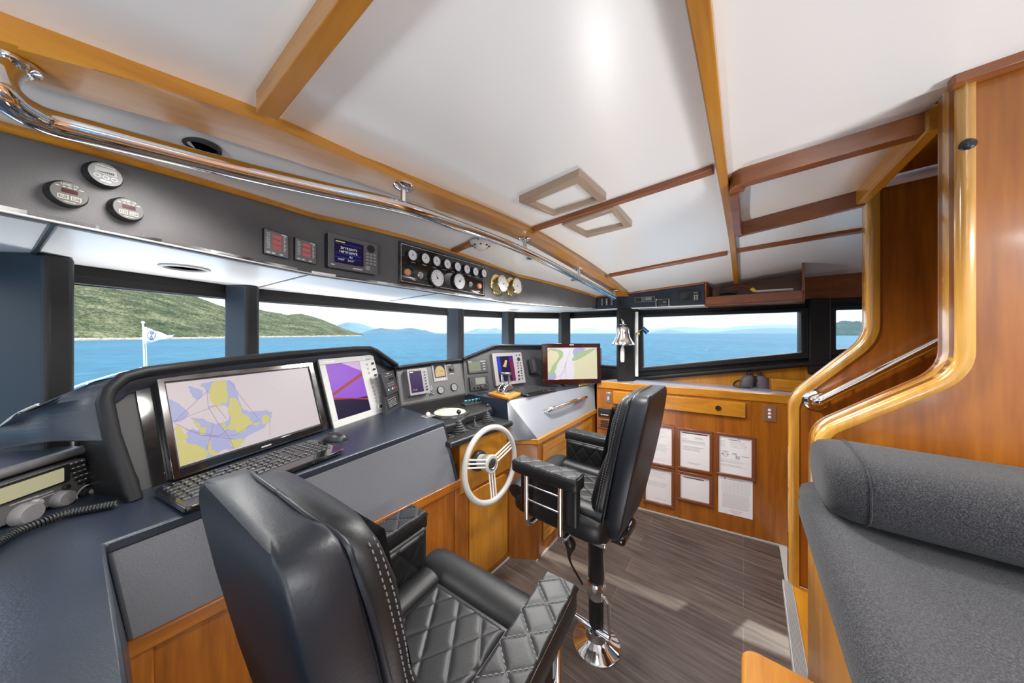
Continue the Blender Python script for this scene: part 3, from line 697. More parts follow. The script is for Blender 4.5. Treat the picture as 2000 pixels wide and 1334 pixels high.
# framed certificates
M['frame_wood'] = mat('dark_cherry_frame', (.19, .055, .022), .3, coat=.5)
def cert(R, label, framed=True, style=0):
    g = thing('framed_certificate' if framed else 'paper_notice', label, 'certificate' if framed else 'notice', CF.pt((R[0]+R[2])/2, R[1]), None)
    b = .022 if framed else 0; I = (R[0]+b, R[1]+b, R[2]-b, R[3]-b); w = I[2]-I[0]; hgt = I[3]-I[1]
    if framed:
        mb = MB(); mb.frame(CF, R, I, .001, .016); mb.build('frame', M['frame_wood'], g, bevel=.004)
        for bb in (R[1]+b/2, R[3]-b/2): mb = MB(); mb.disc(CF, (R[0]+R[2])/2, bb, .003, .016, .0185, n=10); mb.build('screw', M['brass'], g)
    mb = MB(); mb.box(CF, I, .0005, .004 if framed else .002); pg = mb.build('page', M['paper'], g)
    mb = MB(); d = .0043 if framed else .0023; rnd = random.Random(style+3)
    def ln(x0, x1, y, t=.0012, mi=1): mb.box(CF, (I[0]+w*x0, I[3]-hgt*y-t, I[0]+w*x1, I[3]-hgt*y+t), d-.0005, d, mi)
    if style == 1:
        ln(.06, .94, .06, .0045, 0)
        for y, x0, x1 in [(.13, .06, .2), (.15, .5, .75), (.17, .5, .8), (.19, .5, .8), (.22, .06, .3)]: ln(x0, x1, y)
        for y in (.26, .28, .30, .33): ln(.06, .9-rnd.random()*.2, y)
        for y in (.42, .44, .47, .50, .52): ln(.1, .85-rnd.random()*.2, y)
        ln(.25, .7, .86); ln(.3, .62, .885)
    elif style == 2:
        ln(.3, .68, .09, .002, 0); ln(.62, .95, .04)
        mb.disc(CF, I[0]+w*.62, I[3]-hgt*.035, .004, d-.0005, d, 0, n=8)
        for y in (.14, .16, .20, .24, .28): ln(.05, .2, y, .0008); ln(.35, .6+rnd.random()*.3, y, .0008)
        a, bq = I[0]+w*.2, I[3]-hgt*.49
        O = [CF.pt(a+.018*math.cos(t*.3), bq+.018*math.sin(t*.3), d) for t in range(21)]; mb.ring(O, [CF.pt(a+.0155*math.cos(t*.3), bq+.0155*math.sin(t*.3), d) for t in range(21)], CF.n*.0003, 0)
        mb.box(CF, (a-.027, bq-.0013, a+.027, bq+.0013), d-.0005, d, 0); ln(.1, .3, .41, .0013, 0)
        x0 = I[0]+w*.42
        mb.box(CF, (x0+.022, bq-.024, x0+.025, bq+.015), d-.0005, d, 0)
        for yy, xa, xb in ((.015, 0, .024), (.008, 0, .024), (-.004, .022, .048), (-.011, .022, .048), (-.018, .022, .048), (-.024, .022, .044)): mb.box(CF, (x0+xa, bq+yy-.0012, x0+xb, bq+yy+.0012), d-.0005, d, 0)
        ln(.7, .92, .49, .0013, 0)
        for y in (.62, .66, .68, .70, .76, .78, .80): ln(.05, .93-rnd.random()*.3, y, .0008)
    elif style == 3:
        ln(.1, .82, .12, .004, 0); ln(.5, .8, .09, .001)
    elif style == 4:
        mb.disc(CF, I[0]+w*.2, I[3]-hgt*.07, .005, d-.0005, d, 0, n=8)
        ln(.38, .72, .05, .0014); ln(.3, .78, .075, .0014)
        for j in range(14): ln(.12, .93, .13+.022*j, .0005)
        for j in range(8): xx = .12+.115*j; mb.box(CF, (I[0]+w*xx-.0004, I[3]-hgt*.42, I[0]+w*xx+.0004, I[3]-hgt*.13), d-.0005, d, 1)
        for j in range(18): ln(.12, .93-rnd.random()*.08, .45+.022*j, .0008)
        for j in range(4): ln(.32+.03*j, .72-.03*j, .88+.025*j, .0008, 2)
    else:
        ln(.25, .75, .05, .0014)
        n0 = 5+style % 4
        for j in range(n0): ln(.07, .9-rnd.random()*.3, .12+.035*j, .0008)
        for j in range(n0): ln(.07, .93-rnd.random()*.2, .2+.04*n0+.03*j, .0008)
        ln(.3, .8, .9, .001)
    mb.build('print', [M['ink'], M['inkg'], M['inkr']], pg)
R3 = CF.rect((1397.5, 843), (1475.5, 853), (1473.5, 940), (1398, 925)); R2 = CF.rect((1322, 833), (1393, 843), (1391, 926.5), (1322.5, 914)); R1 = CF.rect((1250, 822), (1317.6, 831.6), (1317.6, 915), (1250, 903))
cert(R3, 'framed load line certificate with circle and ladder marks, top right of the documents', style=2)
cert(R2, 'framed certificate with a black heading bar near its top edge, in the upper row', style=1)
cert(R1, 'framed certificate in the upper row half hidden behind the far chair back', style=6)
r0 = (R1[0]-.25, R1[1]+.01, R1[0]-.012, R1[3]); cert(r0, 'framed certificate in the upper row almost wholly behind the far chair', style=7)
cert(CF.rect((1256, 906), (1317.6, 915), (1316.5, 992), (1256, 979)), 'framed certificate with a plain table, in the lower row beside the chair back', style=8)
G2 = CF.rect((1323, 917.5), (1392, 931), (1391, 989.5), (1323, 975)); cert(G2, 'short framed certificate with one dark line, in the middle of the lower row', style=3)
g0 = CF.rect((1190, 893), (1251, 904), (1251, 978), (1190, 962)); cert(g0, 'framed certificate in the lower row, only its right edge showing past the chair', style=9)
cert(CF.rect((1403, 926.5), (1470, 939), (1470, 1015), (1403, 999)), 'unframed printed sheet with a table hanging below the load line certificate', False, 4)
# ================= INSTRUMENT PODS =================
M['pdial'] = mat('grey_green_dial', (.16, .18, .165), .5); M['rubber'] = mat('black_rubber', (.03, .03, .032), .45)
M['rim'] = mat('black_rim_vinyl', (.006, .006, .007), .5, spec=.3, bump=(300, .2, .001))
b1 = PZ(331, 941, ZC); b2 = PZ(634, 840, ZC)
P1 = frl(b1, b2, 18)
b3 = PZ(782, 794, ZC); b4 = PZ(908, 770, ZC); P2 = frl(b3, b4, 17)
b5 = PZ(1062, 750, ZC); P3 = frl(b4, b5, 15)
# panel of pod 1b between radar and pod 2
b25 = PZ(752, 812, ZC); P1b = frl(b25, b3, 17)
def hood(pix, fr, off):
    F_ = fr.sh(off); return [F_.pt(*F_.q(*p)) for p in pix]
def pod(name, label, rim_pix, fr, face, off, back, drop, grp, tube_r=.02, left=None):
    g = thing(name, label, 'console', V((fr.o.x, fr.o.y, 0)), grp)
    R = []
    for px, f_ in rim_pix: R += hood(px, f_, off)
    mb = MB(); mb.tube(R, tube_r, 12); mb.build('hood_rim', M['rim'], g, smooth=60)
    # shell from the rim forward and down to the dash
    far = [p+FD*back-UP*drop*max(0, (p.z-ZC)/.4) for p in R]
    if left: far = left+far[len(left):]
    mb = MB(); mb.loft([R, [a.lerp(b, .5)+UP*.03 for a, b in zip(R, far)], far], closed=False); mb.build('shell', M['navy'], g, smooth=60, solid=.01)
    return g, R
# pod 1: big monitor and radar
g, R = pod('monitor_pod', 'tall black padded pod around the large chart monitor on the port side', [([(262, 977), (218, 850), (205, 785), (212, 762), (243, 737), (285, 726), (330, 720), (440, 706), (560, 693), (690, 682), (722, 681), (734, 686), (775, 714)], P1)], P1, None, .05, .14, .25, None, .018,
    )
podg = g
mb = MB()
inner = [P1.q(*p) for p in [(263, 968), (228, 850), (222, 790), (262, 745), (735, 690), (771, 720), (790, 795), (752, 814), (634, 842), (331, 943)]]
mb.fpoly(P1, inner[:5]+[P1.q(771, 722), P1.q(781, 795), P1.q(752, 813), P1.q(634, 842), P1.q(331, 943)], -.03, -.006); mb.build('panel', M['dgrey'], podg)
# port flank of the pod, curving forward to the window wall
fl = [PZ(262, 977, ZC), R[2]*1, R[4]*1, R[5]*1]
sa = R[0].lerp(R[1], .93)
bx = MB(); q = [R[0], sa, PZ(150, 862, ZC+.155), V((PZ(150, 862, ZC+.155).x, PZ(150, 862, ZC+.155).y, ZC))]; bx.prism(q, [p+S*.01+FD*.01 for p in q]); bx.build('side_recess', M['black'], podg)
mb = MB(); side = smoothp([sa, R[1], R[2], R[3], R[4], R[5]], 4)
farp = smoothp([P(-10, 880, .83), P(-9, 852, .83), P(2, 834, .83), P(25, 815, .82), P(45, 803, .82), P(75, 790, .82)], 4)
mid = [a.lerp(b, .5)+(UP*.012+FD*.0) for a, b in zip(side, farp)]
mb.loft([side, mid, farp], closed=False); mb.build('flank', M['navy'], podg, smooth=60, solid=.006)
mb = MB(); mb.tube(farp, .004, 8); mb.build('piping', M['lgrey'], podg, smooth=60)
def bezel_monitor(fr, outer, screen, name, label, cat, grp=None, depth=.04, mats=None, d0=0):
    g = thing(name, label, cat, fr.pt((outer[0]+outer[2])/2, outer[1], d0)); return g
mb = MB(); q = [P1.q(*p) for p in [(262, 748), (300, 742), (335, 941), (300, 953)]]; mb.fpoly(P1, q, -.006, .001); mb.build('recess', M['gloss'], podg)
# --- large chart monitor
O = P1.rect((296, 742.5), (602.5, 709.5), (634, 840), (331, 941)); I = P1.rect((317, 753), (594.5, 720), (620.5, 830), (346, 912))
g = thing('chart_monitor', 'large widescreen monitor showing a nautical chart with yellow islands', 'monitor', P1.pt((O[0]+O[2])/2, O[1]))
mb = MB(); mb.rbox(P1, O, .0, .02, .008); mb.build('housing', M['black'], g, bevel=.003)
mb = MB(); mb.frame(P1, O, (I[0]-.004, I[1]-.004, I[2]+.004, I[3]+.004), .0195, .027); mb.build('bezel', M['gloss'], g, bevel=.004, seg=3)
mb = MB(); mb.frame(P1, (O[0]+.002, O[1]+.002, O[2]-.002, O[3]-.002), (I[0]-.006, I[1]-.03, I[2]+.006, I[3]+.006), .0265, .0280); mb.build('reflective_band', M['bevelgloss'], g)
mb = MB(); mb.box(P1, I, .019, .0215); scr = mb.build('screen', M['s_chart'], g)
def chart(fr, I, polys, lines, d, g, texts=()):
    w, h = I[2]-I[0], I[3]-I[1]; mb = MB(); dd = d; jr = random.Random(11)
    names = ['s_chart', 's_shoal', 's_land', 's_line', 'inkg', 's_green', 's_land2', 's_pale', 's_blue', 's_white']
    for j, (mi, pts) in enumerate(polys):
        P_ = [p+V((jr.uniform(-1, 1), jr.uniform(-1, 1)*1.4, 0))*.0055 for p in smoothp([V((x, y, 0)) for x, y in pts], 5, True)]
        P_ = [(I[0]+w*min(1, max(0, p.x)), I[1]+h*min(1, max(0, p.y))) for p in P_]; dd += .00008
        mb.flat(fr, P_, dd, mi)
    for mi, t, pts in lines:
        dd += .00002
        for (x0, y0), (x1, y1) in zip(pts, pts[1:]):
            a = V((I[0]+w*x0, I[1]+h*y0, 0)); b = V((I[0]+w*x1, I[1]+h*y1, 0)); n = (b-a).normalized(); n = V((-n.y, n.x, 0))*t
            mb.flat(fr, [((a+n).x, (a+n).y), ((b+n).x, (b+n).y), ((b-n).x, (b-n).y), ((a-n).x, (a-n).y)], dd+.0001, mi)
    for x, y, s_, sz, mi in texts: mb.text(fr, I[0]+w*x, I[1]+h*y, s_, sz, dd+.0002, mi)
    return mb.build('chart_image', [M[n] for n in names], g)
# chart coordinates: x,y in 0..1 of the screen from its lower left; traced by sight lines on the screen
def sq(u, v):
    a, b = P1.q(280+u/4, 680+v/4); return ((a-I[0])/(I[2]-I[0]), (b-I[1])/(I[3]-I[1]))
polys = [(1, [sq(*p) for p in [(430, 290), (640, 262), (700, 330), (745, 470), (800, 500), (960, 500), (970, 560), (900, 640), (800, 690), (690, 790), (600, 800), (540, 850), (460, 860), (430, 800), (330, 760), (300, 700), (360, 640), (400, 660), (410, 600), (340, 560), (420, 560), (560, 600), (640, 560), (620, 460), (540, 450), (470, 340)]]),
    (1, [sq(*p) for p in [(160, 470), (190, 410), (320, 510), (300, 560), (200, 590)]]), (1, [sq(*p) for p in [(330, 310), (440, 350), (400, 410), (360, 390)]]),
    (2, [sq(*p) for p in [(520, 275), (610, 262), (625, 300), (632, 400), (625, 445), (580, 430), (570, 470), (510, 440), (490, 380), (500, 320)]]),
    (2, [sq(*p) for p in [(650, 410), (700, 405), (735, 470), (740, 520), (790, 540), (830, 590), (880, 590), (860, 610), (800, 610), (770, 650), (720, 670), (690, 650), (640, 650), (600, 640), (640, 610), (660, 560), (640, 520)]]),
    (2, [sq(*p) for p in [(220, 640), (260, 625), (290, 680), (330, 690), (290, 740), (360, 760), (440, 790), (475, 820), (460, 860), (350, 900), (265, 925), (240, 820)]]),
    (2, [sq(*p) for p in [(350, 565), (375, 570), (410, 600), (425, 630), (465, 630), (455, 670), (420, 690), (410, 640), (375, 600)]]),
    (2, [sq(*p) for p in [(650, 730), (700, 715), (760, 725), (740, 760), (700, 790), (660, 770)]]),
    (2, [sq(*p) for p in [(485, 730), (500, 740), (500, 790), (560, 830), (510, 850), (480, 800)]]),
    (2, [sq(*p) for p in [(905, 540), (950, 535), (960, 570), (925, 600), (900, 590)]]), (2, [sq(*p) for p in [(590, 590), (610, 590), (610, 620), (585, 625)]]),
    (0, [sq(*p) for p in [(1180, 210), (1225, 205), (1235, 250), (1190, 255)]])]
lines = [(3, .0006, [sq(*p) for p in l]) for l in [[(220, 580), (470, 350)], [(200, 590), (540, 460)], [(640, 260), (780, 450), (880, 570)], [(220, 600), (420, 690), (700, 720)], [(480, 470), (560, 600), (640, 700), (680, 790)], [(420, 690), (690, 690), (870, 570)], [(470, 340), (480, 470), (540, 460), (620, 560)], [(520, 600), (470, 800)], [(300, 650), (560, 700), (640, 640)], [(960, 560), (965, 700)]]]
texts = [(*sq(770, 345), 'W H I T S U N D A Y', .0042, 4), (*sq(500, 575), 'PASSAGE', .004, 4), (*sq(1090, 455), 'CORAL SEA', .004, 4), (*sq(350, 855), 'C A P E', .004, 4), (*sq(710, 570), 'ISLAND', .004, 4), (*sq(1250, 545), '15.2', .004, 4), (*sq(1220, 310), '28', .004, 4), (*sq(330, 300), 'CHART', .004, 4)]
texts = [t for t in texts if t[2] not in ('W H I T S U N D A Y', 'PASSAGE', 'CORAL SEA', 'C A P E', 'ISLAND', 'CHART')]
rn = random.Random(4)
for j in range(26):
    x, y = rn.uniform(.5, .95), rn.uniform(.1, .9); lines.append((4, .0004, [(x, y), (x+rn.uniform(.015, .04), y+.002)]))
for j in range(14):
    x, y = rn.uniform(.1, .5), rn.uniform(.1, .9); lines.append((4, .0004, [(x, y), (x+rn.uniform(.01, .03), y+.002)]))
chart(P1, I, polys, lines, .0218, scr, texts)
mb = MB(); mb.disc(P1, *P1.q(510, 889), .0035, .0275, .029, n=10); mb.build('power_light', M['s_blue'], g)
mb = MB(); mb.box(P1, ((O[0]+O[2])/2-.018, O[1]+.012, (O[0]+O[2])/2+.018, O[1]+.018), .0275, .0285); mb.build('badge', M['btn'], g)
# --- radar display
O = P1.rect((614, 704), (724, 695.5), (751, 810), (645, 839)); I = P1.rect((630, 716), (696, 706), (719, 804), (654, 820))
g = thing('radar_display', 'light grey radar display with a violet screen and column of buttons', 'radar display', P1.pt((O[0]+O[2])/2, O[1]))
mb = MB(); mb.rbox(P1, O, -.005, .018, .006); mb.build('housing', M['black'], g, bevel=.002)
mb = MB(); mb.frame(P1, (O[0]+.004, O[1]+.004, O[2], O[3]), I, .0175, .025); hs = mb.build('front_plate', M['lgrey'], g, bevel=.002)
mb = MB(); mb.box(P1, I, .017, .021); sr = mb.build('screen', M['s_purple'], g)
w, h = I[2]-I[0], I[3]-I[1]; mb = MB()
for mi, pts, d in [(0, [(0, .66), (.45, .72), (.8, .78), (1, .85), (1, 1), (0, 1)], .0212), (2, [(0, 0), (1, 0), (1, .28), (.5, .30), (.1, .36), (0, .36)], .0212), (3, [(0, .40), (.0, .36), (.5, .32), (1, .24), (1, .21), (.5, .30)], .0214), (3, [(0, .47), (.0, .42), (1, .70), (1, .765)], .0214), (1, [(.45, 1), (1, .8), (1, 1)], .0213)]:
    mb.flat(P1, [(I[0]+w*x, I[1]+h*y) for x, y in pts], d, mi)
mb.build('radar_image', [M['s_purple'], M['s_pink'], M['s_dark'], M['s_redb']], sr)
def btns(fr, pix, r, d0, d1, g, m='btn', n=10, name='button', sq_=False):
    for (u, v) in pix:
        a, b = fr.q(u, v); mb = MB()
        if sq_: mb.box(fr, (a-r, b-r*.7, a+r, b+r*.7), d0, d1)
        else: mb.disc(fr, a, b, r, d0, d1, n=n, r2=r*.85)
        mb.build(name, M[m], g)
c6 = lambda x, y: (600+x/6.064, 660+y/6.064)
btns(P1, [c6(*p) for p in [(675, 327), (687, 378), (700, 428), (741, 597), (750, 640), (762, 680), (770, 720), (780, 760)]], .0075, .0245, .028, g)
btns(P1, [c6(*p) for p in [(782, 507), (792, 546), (802, 585), (811, 626), (821, 664), (829, 705), (840, 746)]], .0055, .0245, .028, g)
btns(P1, [c6(*p) for p in [(735, 318), (752, 387), (769, 455)]], .0075, .0245, .037, g, 'black', name='knob')
a, b = P1.q(*c6(725, 520)); mb = MB(); mb.rbox(P1, (a-.008, b-.022, a+.008, b+.022), .0245, .029, .007); mb.build('rocker', M['btn'], g)
a, b = P1.q(*c6(687, 262)); mb = MB(); mb.rbox(P1, (a-.018, b-.006, a+.018, b+.006), .0245, .028, .005); mb.build('power_key', M['btn'], g)
a, b = P1.q(*c6(832, 820)); mb = MB(); mb.lathe(P1, a, b, [(.019, .0245), (.018, .027), (.012, .027)]); mb.build('trackball_ring', M['wp'], g, smooth=40)
mb = MB(); mb.lathe(P1, a, b, [(.011, .026), (.010, .032), (.006, .036), (.001, .038)]); mb.build('trackball', M['black'], g, smooth=80)
a, b = P1.q(*c6(225, 293)); mb = MB(); mb.box(P1, (a-.035, b-.003, a-.029, b+.003), .025, .0256); mb.box(P1, (a-.024, b-.002, a-.001, b+.002), .025, .0256); mb.box(P1, (a+.003, b-.002, a+.03, b+.002), .025, .0256); mb.build('lettering', M['wp'], g)
# --- alarm panel and small switch panel on pod 1b
def unit(name, label, cat, fr, quad, th, m='dgrey', rad=.003, d0=-.004):
    R = fr.rect(*quad); g = thing(name, label, cat, fr.pt((R[0]+R[2])/2, R[1])); mb = MB(); mb.rbox(fr, R, d0, th, rad); mb.build('housing', M[m], g, bevel=.0015); return g, R
mb = MB(); mb.fpoly(P1b, [P1b.q(*p) for p in [(748, 735), (771, 722), (782, 795), (754, 813)]], -.02, .001); mb.build('side_panel', M['dgrey'], podg)
g, R = unit('alarm_panel', 'dark grey control box with two black knobs and a row of coloured lamps', 'control panel', P1b, [c6(848, 425), c6(1003, 390), c6(1055, 655), c6(905, 685)], .018, 'dgrey')
w, h = R[2]-R[0], R[3]-R[1]; X = lambda x, y: (R[0]+w*x, R[1]+h*y)
for x in (.5, .68): mb = MB(); mb.disc(P1b, *X(x, .66), .006, .018, .028, n=12); mb.build('knob', M['black'], g)
for x, m_ in ((.2, 'wl'), (.36, 'teal'), (.52, 'wl'), (.68, 'red'), (.84, 'red')): a, b = X(x, .22); mb = MB(); mb.box(P1b, (a-.004, b-.006, a+.004, b+.006), .018, .020); mb.build('lamp', M[m_], g)
mb = MB(); a, b = X(.5, .92); mb.box(P1b, (a-.018, b-.0015, a-.012, b+.0015), .018, .0186); mb.box(P1b, (a-.009, b-.0015, a+.018, b+.0015), .018, .0186)
for y in (.82, .48, .38): a, b = X(.5, y); mb.box(P1b, (a-w*.3, b-.0004, a+w*.3, b+.0004), .018, .0185)
mb.build('lettering', M['wl'], g)
g, R = unit('switch_block', 'small black switch block with white lettering below the alarm panel', 'switch', P1b, [c6(930, 715), c6(1055, 680), c6(1060, 800), c6(955, 860)], .006, 'black')
w, h = R[2]-R[0], R[3]-R[1]
mb = MB(); rnd = random.Random(2)
for y in (.85, .65, .5, .35, .2):
    for j in range(6): x = .1+.14*j; mb.box(P1b, (R[0]+w*x, R[1]+h*y, R[0]+w*(x+.08), R[1]+h*(y+.03)), .006, .0066)
mb.build('lettering', M['wl'], g)
# --- pod 2
g, Rr = pod('centre_pod', 'low black instrument pod between the two taller pods', [([(775, 716), (778, 718), (840, 709), (903, 703)], P2)], P2, None, .03, .14, .1, None, .013)
pod2 = g
mb = MB(); mb.fpoly(P2, [P2.q(*p) for p in [(772, 719), (905, 702), (908, 771), (782, 796)]], -.02, .002); mb.build('panel', M['dgrey'], pod2)
mb = MB(); kk = [PZ(782, 796, ZC), PZ(908, 771, ZC)]; mb.prism([p-UP*.13 for p in kk]+[p-UP*.13+FD*.03 for p in reversed(kk)], kk+[p+FD*.03 for p in reversed(kk)]); mb.build('lower_panel', M['frame'], pod2)
c8 = lambda x, y: (760+x/8.34, 690+y/8.34)
mb = MB(); R0 = P2.rect(c8(120, 270), c8(1185, 150), c8(1200, 655), c8(185, 860)); mb.rbox(P2, R0, .001, .006, .01); mb.build('face_plate', mat('mid_grey_panel', (.075, .072, .072), .45), pod2, bevel=.002)
g, R = unit('depth_sounder', 'box shaped depth sounder with dark violet screen reading 13.4', 'depth sounder', P2, [c8(225, 290), c8(560, 260), c8(600, 660), c8(290, 715)], .055, 'grey', .008)
w, h = R[2]-R[0], R[3]-R[1]; I = (R[0]+w*.08, R[1]+h*.09, R[0]+w*.68, R[3]-h*.09)
mb = MB(); mb.rbox(P2, (I[0], I[1], I[2], I[3]), .0548, .0565, .006); s_ = mb.build('screen', M['s_dpur'], g)
mb = MB(); mb.text(P2, I[0]+.025, I[1]+.018, '13.4', .020, .0568); mb.build('digits', M['s_amber'], s_)
mb = MB(); mb.box(P2, (I[0]+.003, I[3]-.010, I[0]+.03, I[3]-.006), .0565, .057); mb.build('status_bar', M['s_white'], s_)
for j in range(7): mb = MB(); a, b = R[0]+w*.84, R[1]+h*(.14+.115*j); mb.disc(P2, a, b, .0055, .055, .060 if j > 1 else .068, n=10); mb.build('knob' if j < 2 else 'button', M['black' if j < 2 else 'dgrey'], g)
g, R = unit('navigation_display', 'square grey display with amber lettering reading 103', 'display', P2, [c8(680, 185), c8(895, 165), c8(945, 440), c8(715, 480)], .012, 'grey', .004)
w, h = R[2]-R[0], R[3]-R[1]; I = (R[0]+w*.12, R[1]+h*.22, R[2]-w*.08, R[3]-h*.06)
mb = MB(); mb.box(P2, I, .0118, .013); s_ = mb.build('screen', M['s_dark'], g)
mb = MB(); cx, cy = (I[0]+I[2])/2, I[1]+(I[3]-I[1])*.40; r_ = (I[2]-I[0])*.44
pts = [(cx+r_*math.cos(t*math.pi/16), cy+r_*math.sin(t*math.pi/16)*1.15) for t in range(17)]+[(cx-r_, I[1]+.006), (cx+r_, I[1]+.006)]
mb.flat(P2, pts, .0133, 0)
for t_, x, y, z in (('103', .62, .45, .020), ('S', .2, .45, .018), ('103', .5, .82, .009), ('16.2', .6, .16, .009)): mb.text(P2, I[0]+(I[2]-I[0])*x, I[1]+(I[3]-I[1])*y, t_, z, .0136, 1)
mb.build('readout', [M['s_amber'], M['ink']], s_)
for j in range(4): mb = MB(); a = R[0]+w*(.24+.17*j); mb.box(P2, (a-.005, R[1]+h*.08, a+.005, R[1]+h*.13), .012, .0135); mb.build('button', M['wl'], g)
g, R = unit('steering_selector', 'black rotary selector switch with white lettering, right of the amber display', 'selector', P2, [c8(935, 185), c8(1045, 170), c8(1065, 340), c8(960, 350)], .006, 'black', .002)
a, b = (R[0]+R[2])/2, (R[1]+R[3])/2; mb = MB(); mb.lathe(P2, a, b, [(.014, .006), (.013, .022), (.010, .024)], n=20); mb.build('knob', M['dgrey'], g, smooth=40)
mb = MB()
for j in range(3): mb.box(P2, (R[0]+.003+.011*j, R[3]-.008, R[0]+.009+.011*j, R[3]-.004), .006, .0066)
mb.box(P2, (R[0]+.01, R[1]+.003, R[2]-.01, R[1]+.006), .006, .0066); mb.build('lettering', M['wl'], g)
def dial(name, label, fr, uv, r, d, rimm, facem, grp=None, cat='gauge', rimh=.012, need=1.0, ticks=12, d0=0):
    a, b = fr.q(*uv) if isinstance(uv[0], (int, float)) and uv[0] > 30 else uv
    g = thing(name, label, cat, fr.pt(a, b, d0), grp)
    mb = MB(); mb.lathe(fr, a, b, [(r, d0), (r, d0+rimh), (r*.93, d0+rimh+.003), (r*.86, d0+rimh+.001), (r*.85, d0+rimh-.003)], n=28); mb.build('rim', M[rimm], g, smooth=40)
    mb = MB(); mb.disc(fr, a, b, r*.86, d0+rimh-.006, d0+rimh-.0018); fc = mb.build('dial', M[facem], g)
    mb = MB(); z = d0+rimh-.0014
    for t in range(ticks):
        th = math.radians(225-270*t/(ticks-1)); c, s_ = math.cos(th), math.sin(th)
        p = [(a+r*.78*c-s_*r*.02, b+r*.78*s_+c*r*.02), (a+r*.78*c+s_*r*.02, b+r*.78*s_-c*r*.02), (a+r*.62*c+s_*r*.02, b+r*.62*s_-c*r*.02), (a+r*.62*c-s_*r*.02, b+r*.62*s_+c*r*.02)]
        mb.flat(fr, p, z)
    mb.build('scale', M['ink'], fc)
    mb = MB(); c, s_ = math.cos(need), math.sin(need); mb.flat(fr, [(a-s_*r*.05, b+c*r*.05), (a+s_*r*.05, b-c*r*.05), (a+c*r*.68, b+s_*r*.68)], z+.0006); mb.disc(fr, a, b, r*.10, z, z+.002, n=10); mb.build('needle', M['ink'], g)
    return g
dial('round_gauge', 'round black rimmed gauge with pale dial, left of the pair on the low pod', P2, c8(828, 600), .030, 0, 'black', 'pdial', 'pair of dials on the low pod', ticks=9, need=.6, d0=.004)
dial('round_gauge', 'round black rimmed gauge with pale dial, right of the pair on the low pod', P2, c8(1045, 555), .030, 0, 'black', 'pdial', 'pair of dials on the low pod', ticks=9, need=2.2, d0=.004)
g, R = unit('small_switch_panel', 'tiny black switch panel with white marks left of the two dials', 'switch', P2, [c8(625, 520), c8(705, 510), c8(735, 690), c8(625, 710)], .006, 'black', .002)
mb = MB(); rnd = random.Random(5)
for j in range(10): a, b = R[0]+rnd.uniform(.15, .8)*(R[2]-R[0]), R[1]+rnd.uniform(.08, .9)*(R[3]-R[1]); mb.box(P2, (a, b, a+.005, b+.003), .006, .008)
mb.build('lettering', M['wl'], g)
# --- pod 3
g, Rr = pod('starboard_pod', 'black instrument pod with slanted left end beside the small monitor', [([(905, 701), (910, 699), (966, 676), (975, 675), (1075, 676)], P3)], P3, None, .04, .14, .15, None, .013)
pod3 = g
mb = MB(); mb.fpoly(P3, [P3.q(*p) for p in [(905, 705), (966, 679), (1175, 680), (1175, 748), (1060, 751), (909, 772)]], -.02, .001); mb.build('panel', M['dgrey'], pod3)
c7 = lambda x, y: (890+x/6.667, 660+y/6.667)
g, R = unit('heading_display', 'small black display with pale green screen showing 079', 'display', P3, [c7(148, 302), c7(400, 288), c7(412, 448), c7(155, 470)], .014, 'black', .004)
w, h = R[2]-R[0], R[3]-R[1]; I = (R[0]+w*.05, R[1]+h*.15, R[0]+w*.62, R[3]-h*.12); mb = MB(); mb.box(P3, I, .0138, .0150); s_ = mb.build('screen', M['s_lcd'], g)
mb = MB(); mb.text(P3, (I[0]+I[2])/2+.005, I[1]+.022, '079', .026, .0153); mb.build('digits', M['ink'], s_)
mb = MB()
for j in range(3): mb.box(P3, (R[0]+w*.76, R[1]+h*(.25+.22*j), R[0]+w*.86, R[1]+h*(.29+.22*j)), .014, .0146)
mb.box(P3, (R[0]+w*.64, R[3]-.011, R[0]+w*.92, R[3]-.008), .014, .0146); mb.box(P3, (R[0]+w*.04, R[3]-.011, R[0]+w*.2, R[3]-.007), .014, .0146); mb.build('lettering', M['wl'], g)
g, R = unit('marine_radio', 'black marine radio with grey screen and round knobs under the heading display', 'radio', P3, [c7(165, 510), c7(405, 500), c7(425, 670), c7(180, 690)], .02, 'black', .006)
w, h = R[2]-R[0], R[3]-R[1]; I = (R[0]+w*.30, R[1]+h*.42, R[0]+w*.82, R[3]-h*.1); mb = MB(); mb.box(P3, I, .0198, .021); mb.build('screen', mat('grey_lcd', (.13, .135, .12), .3), g)
for x, y, r_, l in ((.6, .2, .016, .016), (.22, .2, .009, .012), (.88, .32, .007, .008), (.88, .6, .007, .008), (.12, .6, .006, .005), (.4, .2, .008, .01)):
    mb = MB(); mb.lathe(P3, R[0]+w*x, R[1]+h*y, [(r_, .02), (r_*.9, .02+l), (r_*.7, .021+l)], n=16); mb.build('knob', M['dgrey'], g, smooth=40)
g, R = unit('radar_display', 'smaller grey radar display with blue and plum screen behind the throttle levers', 'radar display', P3, [c7(455, 215), c7(835, 190), c7(885, 600), c7(500, 620)], .03, 'grey', .006)
w, h = R[2]-R[0], R[3]-R[1]; I = P3.rect(c7(510, 250), c7(728, 240), c7(748, 555), c7(545, 590))
mb = MB(); mb.box(P3, I, .0298, .0315); s_ = mb.build('screen', M['s_dark'], g); ww, hh = I[2]-I[0], I[3]-I[1]; mb = MB()
for mi, pts in ((0, [(0, .35), (.22, .45), (.2, 1), (0, 1)]), (1, [(.72, 1), (.8, 0), (1, 0), (1, 1)]), (2, [(.3, .6), (.5, .55), (.62, .82), (.5, .85), (.42, .7)]), (0, [(.72, 1), (1, 1), (1, .8), (.74, .82)])): mb.flat(P3, [(I[0]+ww*x, I[1]+hh*y) for x, y in pts], .0318, mi)
